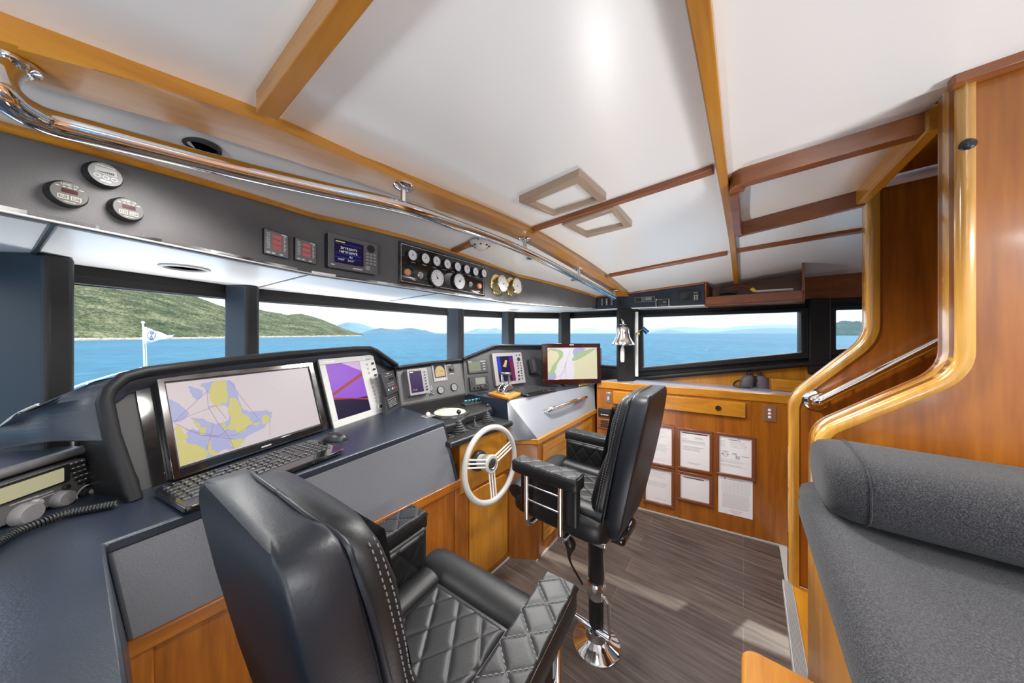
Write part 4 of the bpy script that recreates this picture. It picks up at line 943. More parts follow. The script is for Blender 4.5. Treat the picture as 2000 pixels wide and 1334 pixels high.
mb.build('radar_image', [M['s_blue'], M['s_maroon'], M['s_amber']], s_)
btns(P3, [c7(*p) for p in [(783, 335), (787, 370), (790, 403), (820, 335), (824, 368), (828, 400), (832, 432), (835, 465), (838, 498), (842, 532), (768, 235), (808, 232)]], .007, .0298, .033, g, 'black', n=8)
btns(P3, [c7(*p) for p in [(792, 450), (797, 497), (800, 543)]], .009, .0298, .040, g, 'black', name='knob')
a, b = P3.q(*c7(795, 285)); mb = MB(); mb.lathe(P3, a, b, [(.018, .0298), (.018, .033), (.012, .034), (.011, .032)], n=20); mb.build('cursor_pad', M['black'], g, smooth=40)
g, R = unit('radio_handset', 'black fist microphone hung on the pod left of the small monitor', 'microphone', P3, [c7(925, 280), c7(1010, 272), c7(1022, 460), c7(945, 475)], .045, 'black', .012)
w, h = R[2]-R[0], R[3]-R[1]; mb = MB(); mb.rbox(P3, (R[0]+w*.3, R[1]+h*.1, R[2]-w*.1, R[3]-h*.1), .045, .049, .006); mb.build('face', M['dgrey'], g)
a0 = P3.pt(R[2]-.02, R[1]+.02, .03); mb = MB(); mb.tube(smoothp([a0, a0+P3.ex*.04-UP*.03, a0+P3.ex*.1-UP*.06], 5), .004, 8); mb.build('cord', M['black'], g, smooth=60)
# --- small monitor on its stand
MF = frl(PZ(1060, 752, ZC+.02), PZ(1173.5, 749.5, ZC+.02), 3)
O = MF.rect((1059.5, 670), (1172, 672), (1173.5, 748.5), (1060, 751)); I = MF.rect((1069, 679), (1165, 679), (1167, 739), (1070, 742))
g = thing('chart_monitor', 'smaller desk monitor with dark red bezel showing a sandy coast chart', 'monitor', PZ(1120, 752, ZC))
mb = MB(); mb.rbox(MF, O, -.045, -.004, .006); mb.build('housing', M['black'], g, bevel=.004)
mb = MB(); mb.frame(MF, O, I, -.004, .006); mb.build('bezel', mat('dark_red_gloss', (.022, .005, .004), .10, coat=.6), g, bevel=.002)
mb = MB(); mb.box(MF, I, -.004, -.001); scr = mb.build('screen', M['s_pale'], g)
def s7(x, y): a, b = MF.q(*c7(x, y)); return ((a-I[0])/(I[2]-I[0]), (b-I[1])/(I[3]-I[1]))
chart(MF, I, [(1, [s7(*p) for p in [(1202, 460), (1290, 440), (1300, 535), (1202, 540)]]), (5, [s7(*p) for p in [(1198, 165), (1330, 150), (1395, 180), (1390, 250), (1330, 330), (1290, 440), (1200, 480)]]), (6, [s7(*p) for p in [(1198, 190), (1300, 175), (1345, 210), (1330, 280), (1260, 360), (1240, 420), (1200, 440)]]),
    (1, [s7(*p) for p in [(1540, 140), (1690, 135), (1640, 190), (1545, 240)]]), (5, [s7(*p) for p in [(1520, 300), (1560, 220), (1720, 150), (1830, 140), (1835, 200), (1640, 270)]]), (6, [s7(*p) for p in [(1545, 320), (1640, 260), (1760, 190), (1838, 170), (1845, 520), (1560, 535), (1550, 440)]])],
    [(3, .0009, [s7(1490, 160), s7(1430, 340), s7(1360, 535)]), (3, .0009, [s7(1440, 320), s7(1415, 440), s7(1300, 540)]), (3, .0009, [s7(1430, 330), s7(1440, 540)]), (4, .0006, [s7(1400, 318), s7(1470, 318)]), (4, .0006, [s7(1510, 335), s7(1535, 335)])], -.0008, scr, [(.88, .88, '10.2', .006, 4), (.9, .15, '5.6', .006, 4)])
mb = MB(); mb.rbox(MF, (.20, -.02, .36, .0), -.16, -.0, .01); mb.box(MF, (.25, -.02, .31, .12), -.06, -.03); mb.build('stand', M['black'], g, bevel=.003)
mb = MB(); a, b = (O[0]+O[2])/2, O[3]-.012; mb.box(MF, (a-.02, b-.003, a+.02, b+.003), .006, .0068); mb.build('badge', M['wl'], g)
# yellow cable tie/pencil under the monitor
mb = MB(); a, b = PZ(1131, 753, ZC+.008), PZ(1152, 749.5, ZC+.008); mb.tube([a, b], .006, 8); tag(mb.build('marker_stick', M['yel'], smooth=60), 'short yellow stick lying on the console in front of the small monitor', 'marker')
# --- keyboards and mouse
def keyboard(name, label, corners, z, rows, cols, palm):
    c = [PZ(u, v, z) for u, v in corners]     # back-left back-right front-right front-left
    ex = (c[1]-c[0]).normalized(); fr = Fr((c[3]+V((0, 0, 0))), (c[2]-c[3]), UP.cross((c[2]-c[3]).normalized()))
    wdt = ((c[2]-c[3]).length+(c[1]-c[0]).length)/2; dep = ((c[0]-c[3]).dot(fr.ey)+(c[1]-c[2]).dot(fr.ey))/2
    g = thing(name, label, 'keyboard', fr.pt(wdt/2, dep/2, -.02))
    mb = MB(); mb.rbox(fr, (0, 0, wdt, dep), -.016, 0, .02); mb.build('body', M['gloss'], g, bevel=.003)
    mb = MB(); mb.rbox(fr, (.004, .002, wdt-.004, .006), -.008, -.002, .002); mb.build('front_trim', M['steel'], g)
    kw = (wdt-.03)/cols; kd = (dep*(1-palm)-.012)/rows; y0 = dep*palm
    mb = MB(); lt = MB(); rnd = random.Random(9)
    for r in range(rows):
        x = .012
        while x < wdt-.02:
            k_ = kw*(1 if rnd.random() > .12 else 2); k_ = min(k_, wdt-.012-x)
            if k_ > kw*.6 and not (abs(x/wdt-.76) < .01):
                a = (x+.001, y0+kd*r+.001, x+k_-.001, y0+kd*(r+1)-.001)
                A = [fr.pt(a[0], a[1], 0), fr.pt(a[2], a[1], 0), fr.pt(a[2], a[3], 0), fr.pt(a[0], a[3], 0)]
                t = .0025; Bp = [fr.pt(a[0]+t, a[1]+t, .004), fr.pt(a[2]-t, a[1]+t, .004), fr.pt(a[2]-t, a[3]-t, .004), fr.pt(a[0]+t, a[3]-t, .004)]
                mb.prism(A, Bp)
                lt.box(fr, (a[0]+.005, a[3]-.007, a[0]+.005+(.0025 if rnd.random() > .3 else .005), a[3]-.0055), .004, .0043)
            x += k_
    kk_ = mb.build('keys', M['black'], g); kk_['kind'] = 'stuff'
    l_ = lt.build('key_lettering', M['wl'], g); l_['kind'] = 'stuff'
    return g
keyboard('keyboard', 'long black keyboard in front of the large chart monitor', [(289, 958), (610, 857), (668, 878), (362, 994)], ZC+.022, 6, 22, .26)
keyboard('keyboard', 'short black keyboard in front of the smaller monitor', [(1004, 757.5), (1062, 751), (1094, 759), (1030, 771.5)], ZC+.02, 6, 17, .22)
c_ = PZ(655, 860, ZC); g = thing('computer_mouse', 'black computer mouse beside the long keyboard', 'mouse', c_)
mb = MB(); dr = (PZ(634, 858, ZC)-PZ(677, 856, ZC)).normalized(); pr = V((-dr.y, dr.x, 0)); rows = []
for i in range(11):
    t = -1+i*.2; r_ = math.sqrt(max(.02, 1-t*t)); rows.append([c_+dr*t*.052+pr*(math.cos(q*math.pi/8)*.031*r_)+UP*(.001+max(0, math.sin(q*math.pi/8))*.036*r_) for q in range(0, 9)]+[c_+dr*t*.052-pr*.02*r_, c_+dr*t*.052+pr*.02*r_])
mb.loft(rows); mb.build('shell', M['black'], g, smooth=60); mb = MB(); mb.ball(c_+dr*.022+UP*.034, .007, sz=(1, 1, .6)); mb.build('wheel', M['dgrey'], g, smooth=90)
# --- puck trackball on console
c_ = PZ(836, 813, ZC); g = thing('trackball', 'white ball on a square plate near the right end of the console', 'trackball', c_)
T = Fr(c_, S, FD); mb = MB(); mb.rbox(T, (-.035, -.028, .035, .028), 0, .003, .004); mb.build('plate', M['grey'], g, bevel=.001); mb = MB(); mb.ball(c_+UP*.012, .013); mb.build('ball', M['wp'], g, smooth=90)
# --- helm counter fittings: compass, toggle bank, levers
HT = Fr(PZ(880, 866, ZH), (PZ(1003, 822, ZH)-PZ(880, 866, ZH)), FD)
zK = ZH+.055
blk = [PZ(u, v, zK) for u, v in [(790, 806), (800, 822), (862, 833), (893, 826), (912, 812), (935, 806), (962, 797), (958, 786), (905, 780)]]
g = thing('compass_binnacle', 'raised black housing holding the compass and toggle switches behind the levers', 'housing', V((blk[3].x, blk[3].y, ZH)))
mb = MB(); mb.prism([V((p.x, p.y, ZH+.001)) for p in blk], blk); mb.build('housing', M['frame'], g, bevel=.012, seg=3)
cc = PZ(879, 805, zK+.008); g = thing('compass', 'large cream dial compass seen almost edge on in the black housing', 'compass', cc-UP*.008)
T = Fr(cc-UP*.008, S, FD); mb = MB(); mb.lathe(T, 0, 0, [(.135, .001), (.13, .010), (.112, .014), (.108, .008)], n=40); mb.build('ring', M['black'], g, smooth=40)
mb = MB(); mb.disc(T, 0, 0, .106, .002, .010, n=40); dl = mb.build('card', M['cream'], g)
mb = MB()
for t in range(36):
    th = t*math.pi/18; c, s_ = math.cos(th), math.sin(th); l = .078 if t % 3 == 0 else .088
    mb.flat(T, [(c*.097-s_*.001, s_*.097+c*.001), (c*.097+s_*.001, s_*.097-c*.001), (c*l+s_*.001, s_*l-c*.001), (c*l-s_*.001, s_*l+c*.001)], .0104)
for t_, th in (('N', 90), ('E', 0), ('S', 270), ('W', 180), ('3', 60), ('6', 30), ('12', 330), ('15', 300), ('21', 240), ('24', 210), ('30', 150), ('33', 120)): mb.text(T, .065*math.cos(math.radians(th)), .065*math.sin(math.radians(th)), t_, .018, .0104)
mb.build('markings', M['ink'], dl)
a = PZ(906, 792, zK); b = PZ(938, 786, zK); T = Fr(a, (b-a), UP.cross((b-a).normalized())); Lt = (b-a).length
g = thing('toggle_bank', 'row of five teal capped toggle switches beside the compass', 'switches', a)
mb = MB(); mb.box(T, (-.01, -.035, Lt+.02, .03), .0, .012); mb.build('base', M['dgrey'], g, bevel=.002)
for j in range(5):
    x = .012+j*(Lt)/4.6; mb = MB(); mb.tube([T.pt(x, 0, .012), T.pt(x, -.006, .03)], .0035, 8); mb.build('lever', M['chrome'], g); mb = MB(); mb.box(T, (x-.011, -.012, x+.011, .004), .028, .038); mb.build('cap', M['teal'], g, bevel=.002)
def joystick(label, uvb, h, r, ballr, pw, grp=None):
    c = PZ(*uvb, ZH); g = thing('control_lever', label, 'lever', c, grp); T = Fr(c, HT.ex, FD)
    mb = MB(); mb.rbox(T, (-pw, -pw*.8, pw, pw*.8), 0, .004, .004); mb.build('base_plate', M['dgrey'], g, bevel=.001)
    prof = []; n = 5
    for j in range(n):
        rr = r*(1-.62*j/(n-1)); z = .004+h*.52*j/n; prof += [(rr*.8, z), (rr, z+h*.03), (rr, z+h*.05), (rr*.72, z+h*.10)]
    mb = MB(); mb.lathe(T, 0, 0, prof, n=24); mb.build('bellows', M['rubber'], g, smooth=60)
    mb = MB(); mb.tube([c+UP*h*.5, c+UP*h*.95], .0045, 8); mb.build('shaft', M['chrome'], g, smooth=60); mb = MB(); mb.ball(c+UP*h, ballr); mb.build('knob', M['black'], g, smooth=90)
    for sx in (-1, 1):
        mb = MB(); mb.disc(T, sx*(pw-.006), -(pw*.8-.006), .003, .004, .006, n=8); mb.build('screw', M['chrome'], g)
joystick('tall black joystick with ribbed rubber boot and ball knob, nearest the console corner', (896, 842), .118, .044, .014, .05)
joystick('short black joystick with small knob, middle one on the helm counter', (927, 834), .062, .020, .007, .042)
joystick('black joystick with ribbed boot and ball knob next to the side console', (952, 823), .108, .040, .012, .046)
c_ = PZ(885, 851, ZH); T = Fr(c_, HT.ex, FD); mb = MB(); mb.rbox(T, (-.05, -.02, .0, .02), 0, .004, .004); mb.disc(T, -.03, 0, .008, .004, .014, n=12); tag(mb.build('small_control', M['dgrey'], bevel=.001), 'small dark control plate at the left edge of the helm counter', 'control')
# --- chrome twin throttle on its wooden plinth
zP = ZC+.022; pc = [PZ(u, v, zP) for u, v in [(953, 767), (993.5, 777), (1019, 767), (982, 758.5)]]
g = thing('twin_throttle', 'polished twin throttle levers on a small wooden plinth in front of the radar', 'throttle', sum(pc, V((0, 0, 0)))/4-UP*.022)
mb = MB(); mb.prism([p-UP*.021 for p in pc], pc); mb.build('plinth', M['wood_yf'], g, bevel=.005, seg=3)
pcn = sum(pc, V((0, 0, 0)))/4; ux = (pc[2]-pc[1]).normalized(); uy = (pc[0]-pc[1]).normalized()
ux = (pc[1]-pc[0]).normalized(); uy = UP.cross(ux)
T = Fr(pcn, ux, uy); mb = MB(); mb.rbox(T, (-.055, -.05, .06, .05), 0, .012, .01); 
mb.build('base', M['chrome'], g, bevel=.004, seg=3)
side = Fr(pcn, uy, UP)
for x in (-.028, .034):
    mb = MB(); prof = [(.055*math.cos(t*math.pi/10), .012+.058*math.sin(t*math.pi/10)) for t in range(11)]; mb.fpoly(side, prof, x-.012, x+.012); mb.build('quadrant', M['chrome'], g, bevel=.004, seg=3)
topz = P(974, 728, pcn.y).z-pcn.z
for x, u in ((-.045, 974), (.045, 996.5)):
    a = T.pt(x*.8, 0, .05); b = T.pt(x*1.0, .0, topz-.012); mb = MB(); mb.tube([a, b], .006, 10); mb.tube([T.pt(x*.8, .03, .05), b], .005, 10); mb.build('lever', M['chrome'], g, smooth=60)
mb = MB(); mb.tube([T.pt(-.058, 0, topz-.010), T.pt(-.004, 0, topz-.006)], .011, 12); mb.build('grip', M['chrome'], g, smooth=60)
mb = MB(); mb.tube([T.pt(.004, 0, topz-.006), T.pt(.062, 0, topz-.002)], .011, 12); mb.build('grip', M['chrome'], g, smooth=60)
mb = MB(); mb.rbox(T, (-.02, -.03, .02, .01), .03, .06, .005); mb.build('lock_knob', M['black'], g, bevel=.003)
# --- steering wheel
wc = P(960, 906, 1.70); WN = FD*-1    # wheel plane faces aft
wx = HT.ex; T = Fr(wc, wx, UP); rw = .205
T = Fr(wc, wx, UP*math.cos(.10)+UP.cross(wx)*math.sin(.10))
g = thing('helm_wheel', 'pale grey steering wheel with three triple wire spokes on the wooden helm cabinet', 'steering wheel', wc)
mb = MB(); mb.tube([T.pt(rw*math.cos(t*math.pi/24), rw*math.sin(t*math.pi/24)) for t in range(48)], .0165, 12, closed=True); mb.build('rim', mat('pale_grey_rim', (.44, .425, .40), .35), g, smooth=90)
for th in (18, 162, 270):
    c, s_ = math.cos(math.radians(th)), math.sin(math.radians(th))
    for o_ in (-.02, 0, .02):
        mb = MB(); mb.tube([T.pt(c*.045-s_*o_, s_*.045+c*o_, -.004), T.pt(c*(rw-.005)-s_*o_, s_*(rw-.005)+c*o_, .0)], .0048, 8); mb.build('spoke', M['wp'], g, smooth=60)
mb = MB(); mb.lathe(T, 0, 0, [(.040, -.09), (.048, -.02), (.052, .002), (.046, .008), (.044, .006)], n=32); mb.build('hub', M['lgrey'], g, smooth=40)
mb = MB(); mb.lathe(T, 0, 0, [(.034, .004), (.033, .010), (.026, .011), (.024, .008), (.001, .009)], n=32); mb.build('hub_cap', M['steel'], g, smooth=40)
mb = MB(); mb.lathe(T, 0, 0, [(.062, -.20), (.060, -.10), (.052, -.088)], n=32); mb.build('steering_column', M['black'], g, smooth=40)
# --- port radio shelf with HF radio
q0 = PZ(155, 985, ZC); q1 = PZ(0, 1037, ZC); RFr = frl(q1, q0, 4)
g = thing('radio_shelf', 'low navy topped shelf box holding the radio at the far left', 'shelf', V((q1.x, q1.y, ZC)))
topn = [PZ(148, 874, ZC+.145), PZ(0, 917, ZC+.145)]
t0, t1 = topn; t1 = t0+(t1-t0)*2.2; t0 = t0+(t0-t1)*.06
aw = (t0-t1).normalized(); aw = V((-aw.y, aw.x, 0)); 
mb = MB(); far_ = [t1+aw*.40, t0+aw*.40]; mb.prism([p-UP*.02 for p in [t0, t1]+far_], [t0, t1]+far_); mb.build('top', M['navy'], g, bevel=.006)
mb = MB(); mb.tube([t0-UP*.012, t1-UP*.012], .013, 10); mb.build('lip', M['vinyl'], g, smooth=60)
mb = MB(); n_ = -aw; lowz = ZC; mb.prism([V((p.x, p.y, lowz)) for p in [t0+aw*.02, t1+aw*.02, t1+aw*.035, t0+aw*.035]], [p-UP*.02 for p in [t0+aw*.02, t1+aw*.02, t1+aw*.035, t0+aw*.035]]); mb.build('front', M['frame'], g)
c9 = lambda x, y: (x/4.94, 800+y/4.94)
RP = frl(t1+aw*.01, t0+aw*.01, 0); RP.o = V((RP.o.x, RP.o.y, ZC))
R = RP.rect(c9(-400, 760), c9(660, 475), c9(750, 855), c9(-400, 1260)); R = (RP.q(*c9(-500, 900))[0], .008, RP.q(*c9(700, 650))[0], RP.q(*c9(660, 480))[1])
g = thing('hf_radio', 'grey radio with wide pale yellow screen, keypad and large knobs at the far left', 'radio', RP.pt((R[0]+R[2])/2, R[1]))
mb = MB(); mb.rbox(RP, R, 0, .035, .006); mb.build('housing', mat('radio_grey', (.085, .082, .08), .5), g, bevel=.003)
Q = lambda x, y: RP.q(*c9(x, y)); S0 = Q(460, 640)[0]; I = (R[0]+.03, Q(460, 700)[1], S0, Q(440, 575)[1])
mb = MB(); mb.rbox(RP, (I[0]-.01, I[1]-.006, I[2]+.014, I[3]+.006), .035, .038, .006); mb.build('screen_surround', M['black'], g)
mb = MB(); mb.rbox(RP, I, .038, .0388, .003); mb.build('screen', M['s_lcdy'], g)
for (x, y) in [(545, 553), (597, 537), (652, 520), (563, 597), (618, 580), (670, 563), (578, 640), (633, 620), (686, 603), (595, 682), (648, 662), (702, 645), (628, 718), (692, 695)]:
    a, b = Q(x, y); mb = MB(); mb.disc(RP, a, b, .0052, .035, .040, n=10); mb.build('key', M['black'], g); mb = MB(); mb.box(RP, (a-.002, b+.0055, a+.002, b+.008), .035, .0356); mb.build('key_lettering', M['wl'], g)
for (x, y, r_, l, m_) in [(430, 870, .021, .022, 'grey'), (700, 810, .015, .008, 'black'), (725, 797, .008, .018, 'grey'), (60, 1020, .026, .022, 'grey'), (175, 915, .010, .012, 'btn'), (485, 757, .007, .008, 'black')]:
    a, b = Q(x, y); mb = MB(); mb.lathe(RP, a, b, [(r_*1.08, .035), (r_, .035+l*.8), (r_*.86, .035+l)], n=28); mb.build('knob' if r_ > .008 else 'button', M[m_], g, smooth=40)
a, b = Q(700, 810); mb = MB(); O_ = [RP.pt(a+.024*math.cos(t*.3+.6), b+.024*math.sin(t*.3+.6), .0358) for t in range(16)]; I_ = [RP.pt(a+.021*math.cos(t*.3+.6), b+.021*math.sin(t*.3+.6), .0358) for t in range(16)]
mb.loft([O_, I_], closed=False); mb.build('knob_scale', M['wl'], g)
mb = MB()
for (x, y) in [(275, 825), (130, 870), (290, 845), (20, 905)]: a, b = Q(x, y); mb.box(RP, (a-.016, b-.0012, a+.016, b+.0012), .035, .036)
mb.build('lettering', M['btn'], g)
# coiled cord
mb = MB(); cp_ = smoothp([PZ(228, 984, ZC+.012), PZ(190, 991, ZC+.012), PZ(130, 1003, ZC+.012), PZ(80, 1020, ZC+.012), PZ(30, 1040, ZC+.012), PZ(-20, 1070, ZC+.012), PZ(-80, 1110, ZC+.012)], 8)
cs = resamp(cp_, 420); pts = []
for i, p in enumerate(cs):
    d = (cs[min(i+1, 419)]-cs[max(i-1, 0)]).normalized(); w = UP.cross(d).normalized(); t = i*2*math.pi/9.0
    pts.append(p+(w*math.cos(t)+UP*math.sin(t))*.0085)
mb.tube(pts, .0028, 6); tag(mb.build('coiled_cord', M['black'], smooth=60), 'black coiled microphone cord lying on the console below the left radio', 'cord')
# ================= OVERHEAD INSTRUMENTS =================
M['linkf'] = mat('taupe_face', (.085, .080, .076), .5); M['linkp'] = mat('pale_face', (.24, .24, .24), .5)
FA = Fr(fb[1], fb[2]-fb[1], UP); FB = Fr(fb[2], fb[3]-fb[2], UP); FC = Fr(fb[3], fb[4]-fb[3], UP)
c2 = lambda x, y: (40+x/7.692, 300+y/7.692)
def link(label, cxy, r, kind):
    a, b = FA.q(*c2(*cxy)); g = thing('battery_monitor' if kind else 'solar_monitor', label, 'gauge', FA.pt(a, b, 0))
    mb = MB(); mb.lathe(FA, a, b, [(r*1.12, 0), (r*1.10, .012), (r, .016), (r*.97, .020)], n=40); mb.build('housing', M['black'], g, smooth=40)
    mb = MB(); mb.disc(FA, a, b, r*.96, .018, .0205, n=40); f = mb.build('face', M['linkf' if kind else 'linkp'], g)
    mb = MB(); z = .0208
    if kind:
        mb.box(FA, (a-r*.42, b-r*.02, a+r*.42, b+r*.36), z-.0005, z); mb.build('display', mat('dark_red_display', (.05, .012, .014), .2), g)
        mb = MB(); mb.text(FA, a, b+r*.72, 'LINK 10', r*.26, z); mb.text(FA, a-r*.32, b-r*.38, 'SEL', r*.24, z); mb.text(FA, a+r*.32, b-r*.38, 'SET', r*.24, z)
        for x0 in (-.6, .06):
            mb.frame(FA, (a+r*x0, b-r*.56, a+r*(x0+.54), b-r*.2), (a+r*(x0+.04), b-r*.52, a+r*(x0+.5), b-r*.24), z-.0004, z)
        for x0, x1 in ((-.7, -.5), (-.35, -.2), (-.1, .1), (.2, .35), (.5, .72)): mb.box(FA, (a+r*x0, b+r*.46, a+r*x1, b+r*.52), z-.0004, z)
        mb.box(FA, (a-r*.3, b-r*.78, a+r*.3, b-r*.74), z-.0004, z); mb.build('lettering', M['cream'], g)
    else:
        mb.box(FA, (a-r*.62, b-r*.02, a+r*.62, b+r*.55), z-.0005, z); mb.build('display', mat('pale_lcd', (.30, .30, .28), .3), g)
        mb = MB()
        for j in range(9): mb.box(FA, (a-r*.5+j*r*.11, b+r*.08, a-r*.42+j*r*.11, b+r*(.12+.02*j)), z, z+.0003)
        mb.build('bars', M['ink'], g); mb = MB()
        for x in (-.48, 0, .48):
            O_ = [FA.pt(a+r*x+r*.2*math.cos(t*.393), b-r*.28+r*.16*math.sin(t*.393), z) for t in range(16)]; I_ = [FA.pt(a+r*x+r*.15*math.cos(t*.393), b-r*.28+r*.11*math.sin(t*.393), z) for t in range(16)]; mb.ring(O_, I_, FA.n*.0004)
        mb.box(FA, (a-r*.32, b-r*.68, a-r*.02, b-r*.54), z-.0004, z); mb.box(FA, (a+r*.02, b-r*.68, a+r*.3, b-r*.54), z-.0004, z); mb.box(FA, (a-r*.5, b+r*.66, a+r*.5, b+r*.72), z-.0004, z); mb.build('lettering', M['wl'], g)
Rk = lambda a, b: abs(FA.q(*c2(*a))[0]-FA.q(*c2(*b))[0])/2
link('round solar monitor with pale face, uppermost of three dials on the overhead console', (1215, 335), Rk((940, 335), (1480, 335)), 0)
link('round battery monitor with dark display, leftmost of three dials on the overhead console', (670, 620), Rk((380, 620), (975, 620)), 1)
link('round battery monitor with dark display, rightmost and lowest of three dials on the overhead console', (1560, 850), Rk((1315, 850), (1795, 850)), 1)
c3 = lambda x, y: (490+x/7.407, 430+y/7.407)
def redmon(label, quad, rows_):
    fr = FA; R = fr.rect(*quad); g = thing('digital_meter', label, 'meter', fr.pt((R[0]+R[2])/2, R[1]), None)
    mb = MB(); mb.box(fr, R, 0, .008); mb.build('housing', M['black'], g)
    mb = MB(); mb.box(fr, (R[0]+.002, R[1]+.002, R[2]-.001, R[3]-.001), .008, .010); mb.build('face', mat('meter_face', (.20, .195, .20), .5), g, bevel=.0008)
    w, h = R[2]-R[0], R[3]-R[1]
    for j in range(3):
        mb = MB(); y = R[1]+h*(.27+.22*j); x0 = R[0]+w*(.34); mb.box(fr, (x0, y, x0+w*.36, y+h*.15), .010, .0112); mb.build('red_display', M['s_red'], g)
    mb = MB()
    for j in range(10): y = R[1]+h*(.26+.066*j); mb.box(fr, (R[0]+w*.10, y, R[0]+w*.24, y+h*.02), .010, .0106)
    for j in range(12): y = R[1]+h*(.26+.055*j); mb.box(fr, (R[0]+w*.80, y, R[0]+w*(.84+.03*(j % 3)), y+h*.03), .010, .0106)
    for x in (.1, .3, .62): mb.box(fr, (R[0]+w*x, R[1]+h*.07, R[0]+w*(x+.14), R[1]+h*.13), .010, .0106)
    mb.box(fr, (R[0]+w*.7, R[3]-h*.09, R[0]+w*.92, R[3]-h*.04), .010, .0106); mb.build('lettering', M['wl'], g)
redmon('square digital meter with three red readouts, left one of the pair', [c3(205, 130), c3(555, 240), c3(475, 555), c3(115, 475)], 3)
redmon('square digital meter with three red readouts, right one of the pair beside the plotter', [c3(645, 262), c3(955, 352), c3(890, 638), c3(580, 575)], 3)
FQ = FB if FB.q(700, 500)[0] > 0 else FA
R = FQ.rect(c3(1115, 205), c3(1820, 385), c3(1735, 800), c3(1005, 680))
g = thing('position_display', 'grey satellite position display with dark blue screen and keypad', 'display', FQ.pt((R[0]+R[2])/2, R[1]))
mb = MB(); mb.rbox(FQ, R, 0, .03, .006); mb.build('housing', M['black'], g); mb = MB(); mb.rbox(FQ, (R[0], R[1], R[2], R[3]), .03, .036, .006); mb.build('front_plate', mat('charcoal_plate', (.13, .125, .13), .42), g, bevel=.003)
w, h = R[2]-R[0], R[3]-R[1]; I = (R[0]+w*.11, R[1]+h*.17, R[0]+w*.68, R[3]-h*.14); mb = MB(); mb.box(FQ, I, .0358, .0372); s_ = mb.build('screen', M['s_dark'], g)
ww, hh = I[2]-I[0], I[3]-I[1]; mb = MB()
mb.text(FQ, I[0]+ww*.48, I[1]+hh*.66, "20°19.2037'S", hh*.135, .0376); mb.text(FQ, I[0]+ww*.46, I[1]+hh*.50, "148°57.2693'E", hh*.135, .0376); mb.text(FQ, I[0]+ww*.55, I[1]+hh*.32, '8.5', hh*.11, .0376)
mb.text(FQ, I[0]+ww*.22, I[1]+hh*.16, '143.0°', hh*.11, .0376); mb.text(FQ, I[0]+ww*.55, I[1]+hh*.16, '315.3°', hh*.11, .0376)
mb.build('digits', M['s_white'], s_); mb = MB(); mb.box(FQ, (I[0]+ww*.04, I[3]-hh*.11, I[0]+ww*.34, I[3]-hh*.07), .0372, .0376); mb.build('heading_bar', M['s_yel'], s_)
mb = MB()
for y in (.82, .40, .24): mb.box(FQ, (I[0]+ww*.02, I[1]+hh*y, I[0]+ww*.9, I[1]+hh*(y+.02)), .0372, .0375)
mb.build('divider', M['s_blue'], s_)
for j in range(5):
    for k_ in range(3):
        if j == 0: continue
        mb = MB(); a, b = R[0]+w*(.76+.08*k_), R[1]+h*(.72-.1*j); mb.rbox(FQ, (a-.006, b-.004, a+.006, b+.004), .036, .0385, .002); mb.build('key', M['btn'], g)
a, b = R[0]+w*.84, R[1]+h*.80; mb = MB(); mb.lathe(FQ, a, b, [(.018, .036), (.017, .039), (.010, .039), (.009, .037)], n=20); mb.build('cursor_ring', M['dgrey'], g, smooth=40)
mb = MB(); a, b = R[0]+w*.77, R[1]+h*.17; mb.rbox(FQ, (a-.010, b-.010, a+.010, b+.010), .036, .039, .003); mb.build('large_key', M['btn'], g)
mb = MB(); mb.box(FQ, (R[0]+w*.46, R[1]+h*.06, R[0]+w*.66, R[1]+h*.09), .036, .0366); mb.box(FQ, (R[0]+w*.05, R[1]+h*.08, R[0]+w*.12, R[1]+h*.11), .036, .0366); mb.build('lettering', M['wl'], g)
# engine panel
c5 = lambda x, y: (750+x/6.667, 460+y/6.667)
R = FB.rect(c5(240, 90), c5(1352, 405), c5(1248, 785), c5(130, 605))
g = thing('gauge_board', 'glossy black engine instrument panel with white border line', 'instrument panel', FB.pt((R[0]+R[2])/2, R[1]))
mb = MB(); mb.box(FB, R, 0, .008); mb.build('panel', M['gloss'], g, bevel=.001)
i_ = .010; mb = MB(); mb.frame(FB, (R[0]+i_, R[1]+i_, R[2]-i_, R[3]-i_), (R[0]+i_+.0015, R[1]+i_+.0015, R[2]-i_-.0015, R[3]-i_-.0015), .008, .0084)
w, h = R[2]-R[0], R[3]-R[1]
for j in range(8): x = R[0]+w*(.125+.108*j); mb.box(FB, (x-.014, R[1]+h*.55, x+.014, R[1]+h*.56), .008, .0084)
for (x, y) in ((.13, .12), (.40, .08), (.62, .08), (.90, .12)): mb.box(FB, (R[0]+w*x-.012, R[1]+h*y, R[0]+w*x+.012, R[1]+h*(y+.012)), .008, .0084)
mb.build('lettering', M['wl'], g)
for x in (.03, .97):
    for y in (.06, .94): mb = MB(); mb.disc(FB, R[0]+w*x, R[1]+h*y, .003, .008, .010, n=8); mb.build('screw', M['chrome'], g)
nm = ['first gauge from the left in the top row of the engine panel', 'second gauge from the left in the top row of the engine panel', 'third gauge from the left in the top row of the engine panel', 'fourth gauge from the left in the top row of the engine panel', 'fifth gauge from the left in the top row of the engine panel', 'sixth gauge from the left in the top row of the engine panel', 'seventh gauge, next to last in the top row of the engine panel', 'last gauge on the right of the top row of the engine panel']
for j, (x, y) in enumerate([(345, 262), (515, 305), (660, 340), (800, 378), (935, 412), (1055, 444), (1168, 474), (1278, 497)]):
    dial('engine_gauge', 'small round '+nm[j], FB, c5(x, y), .0315, 0, 'black', 'paper', 'row of small engine gauges', rimh=.014, need=1.2+.3*(j % 4), ticks=7, d0=.006)
dial('tachometer', 'large round rev counter, left of the two on the engine panel', FB, c5(668, 560), .055, 0, 'black', 'paper', 'engine rev counters', rimh=.016, need=2.1, d0=.006)
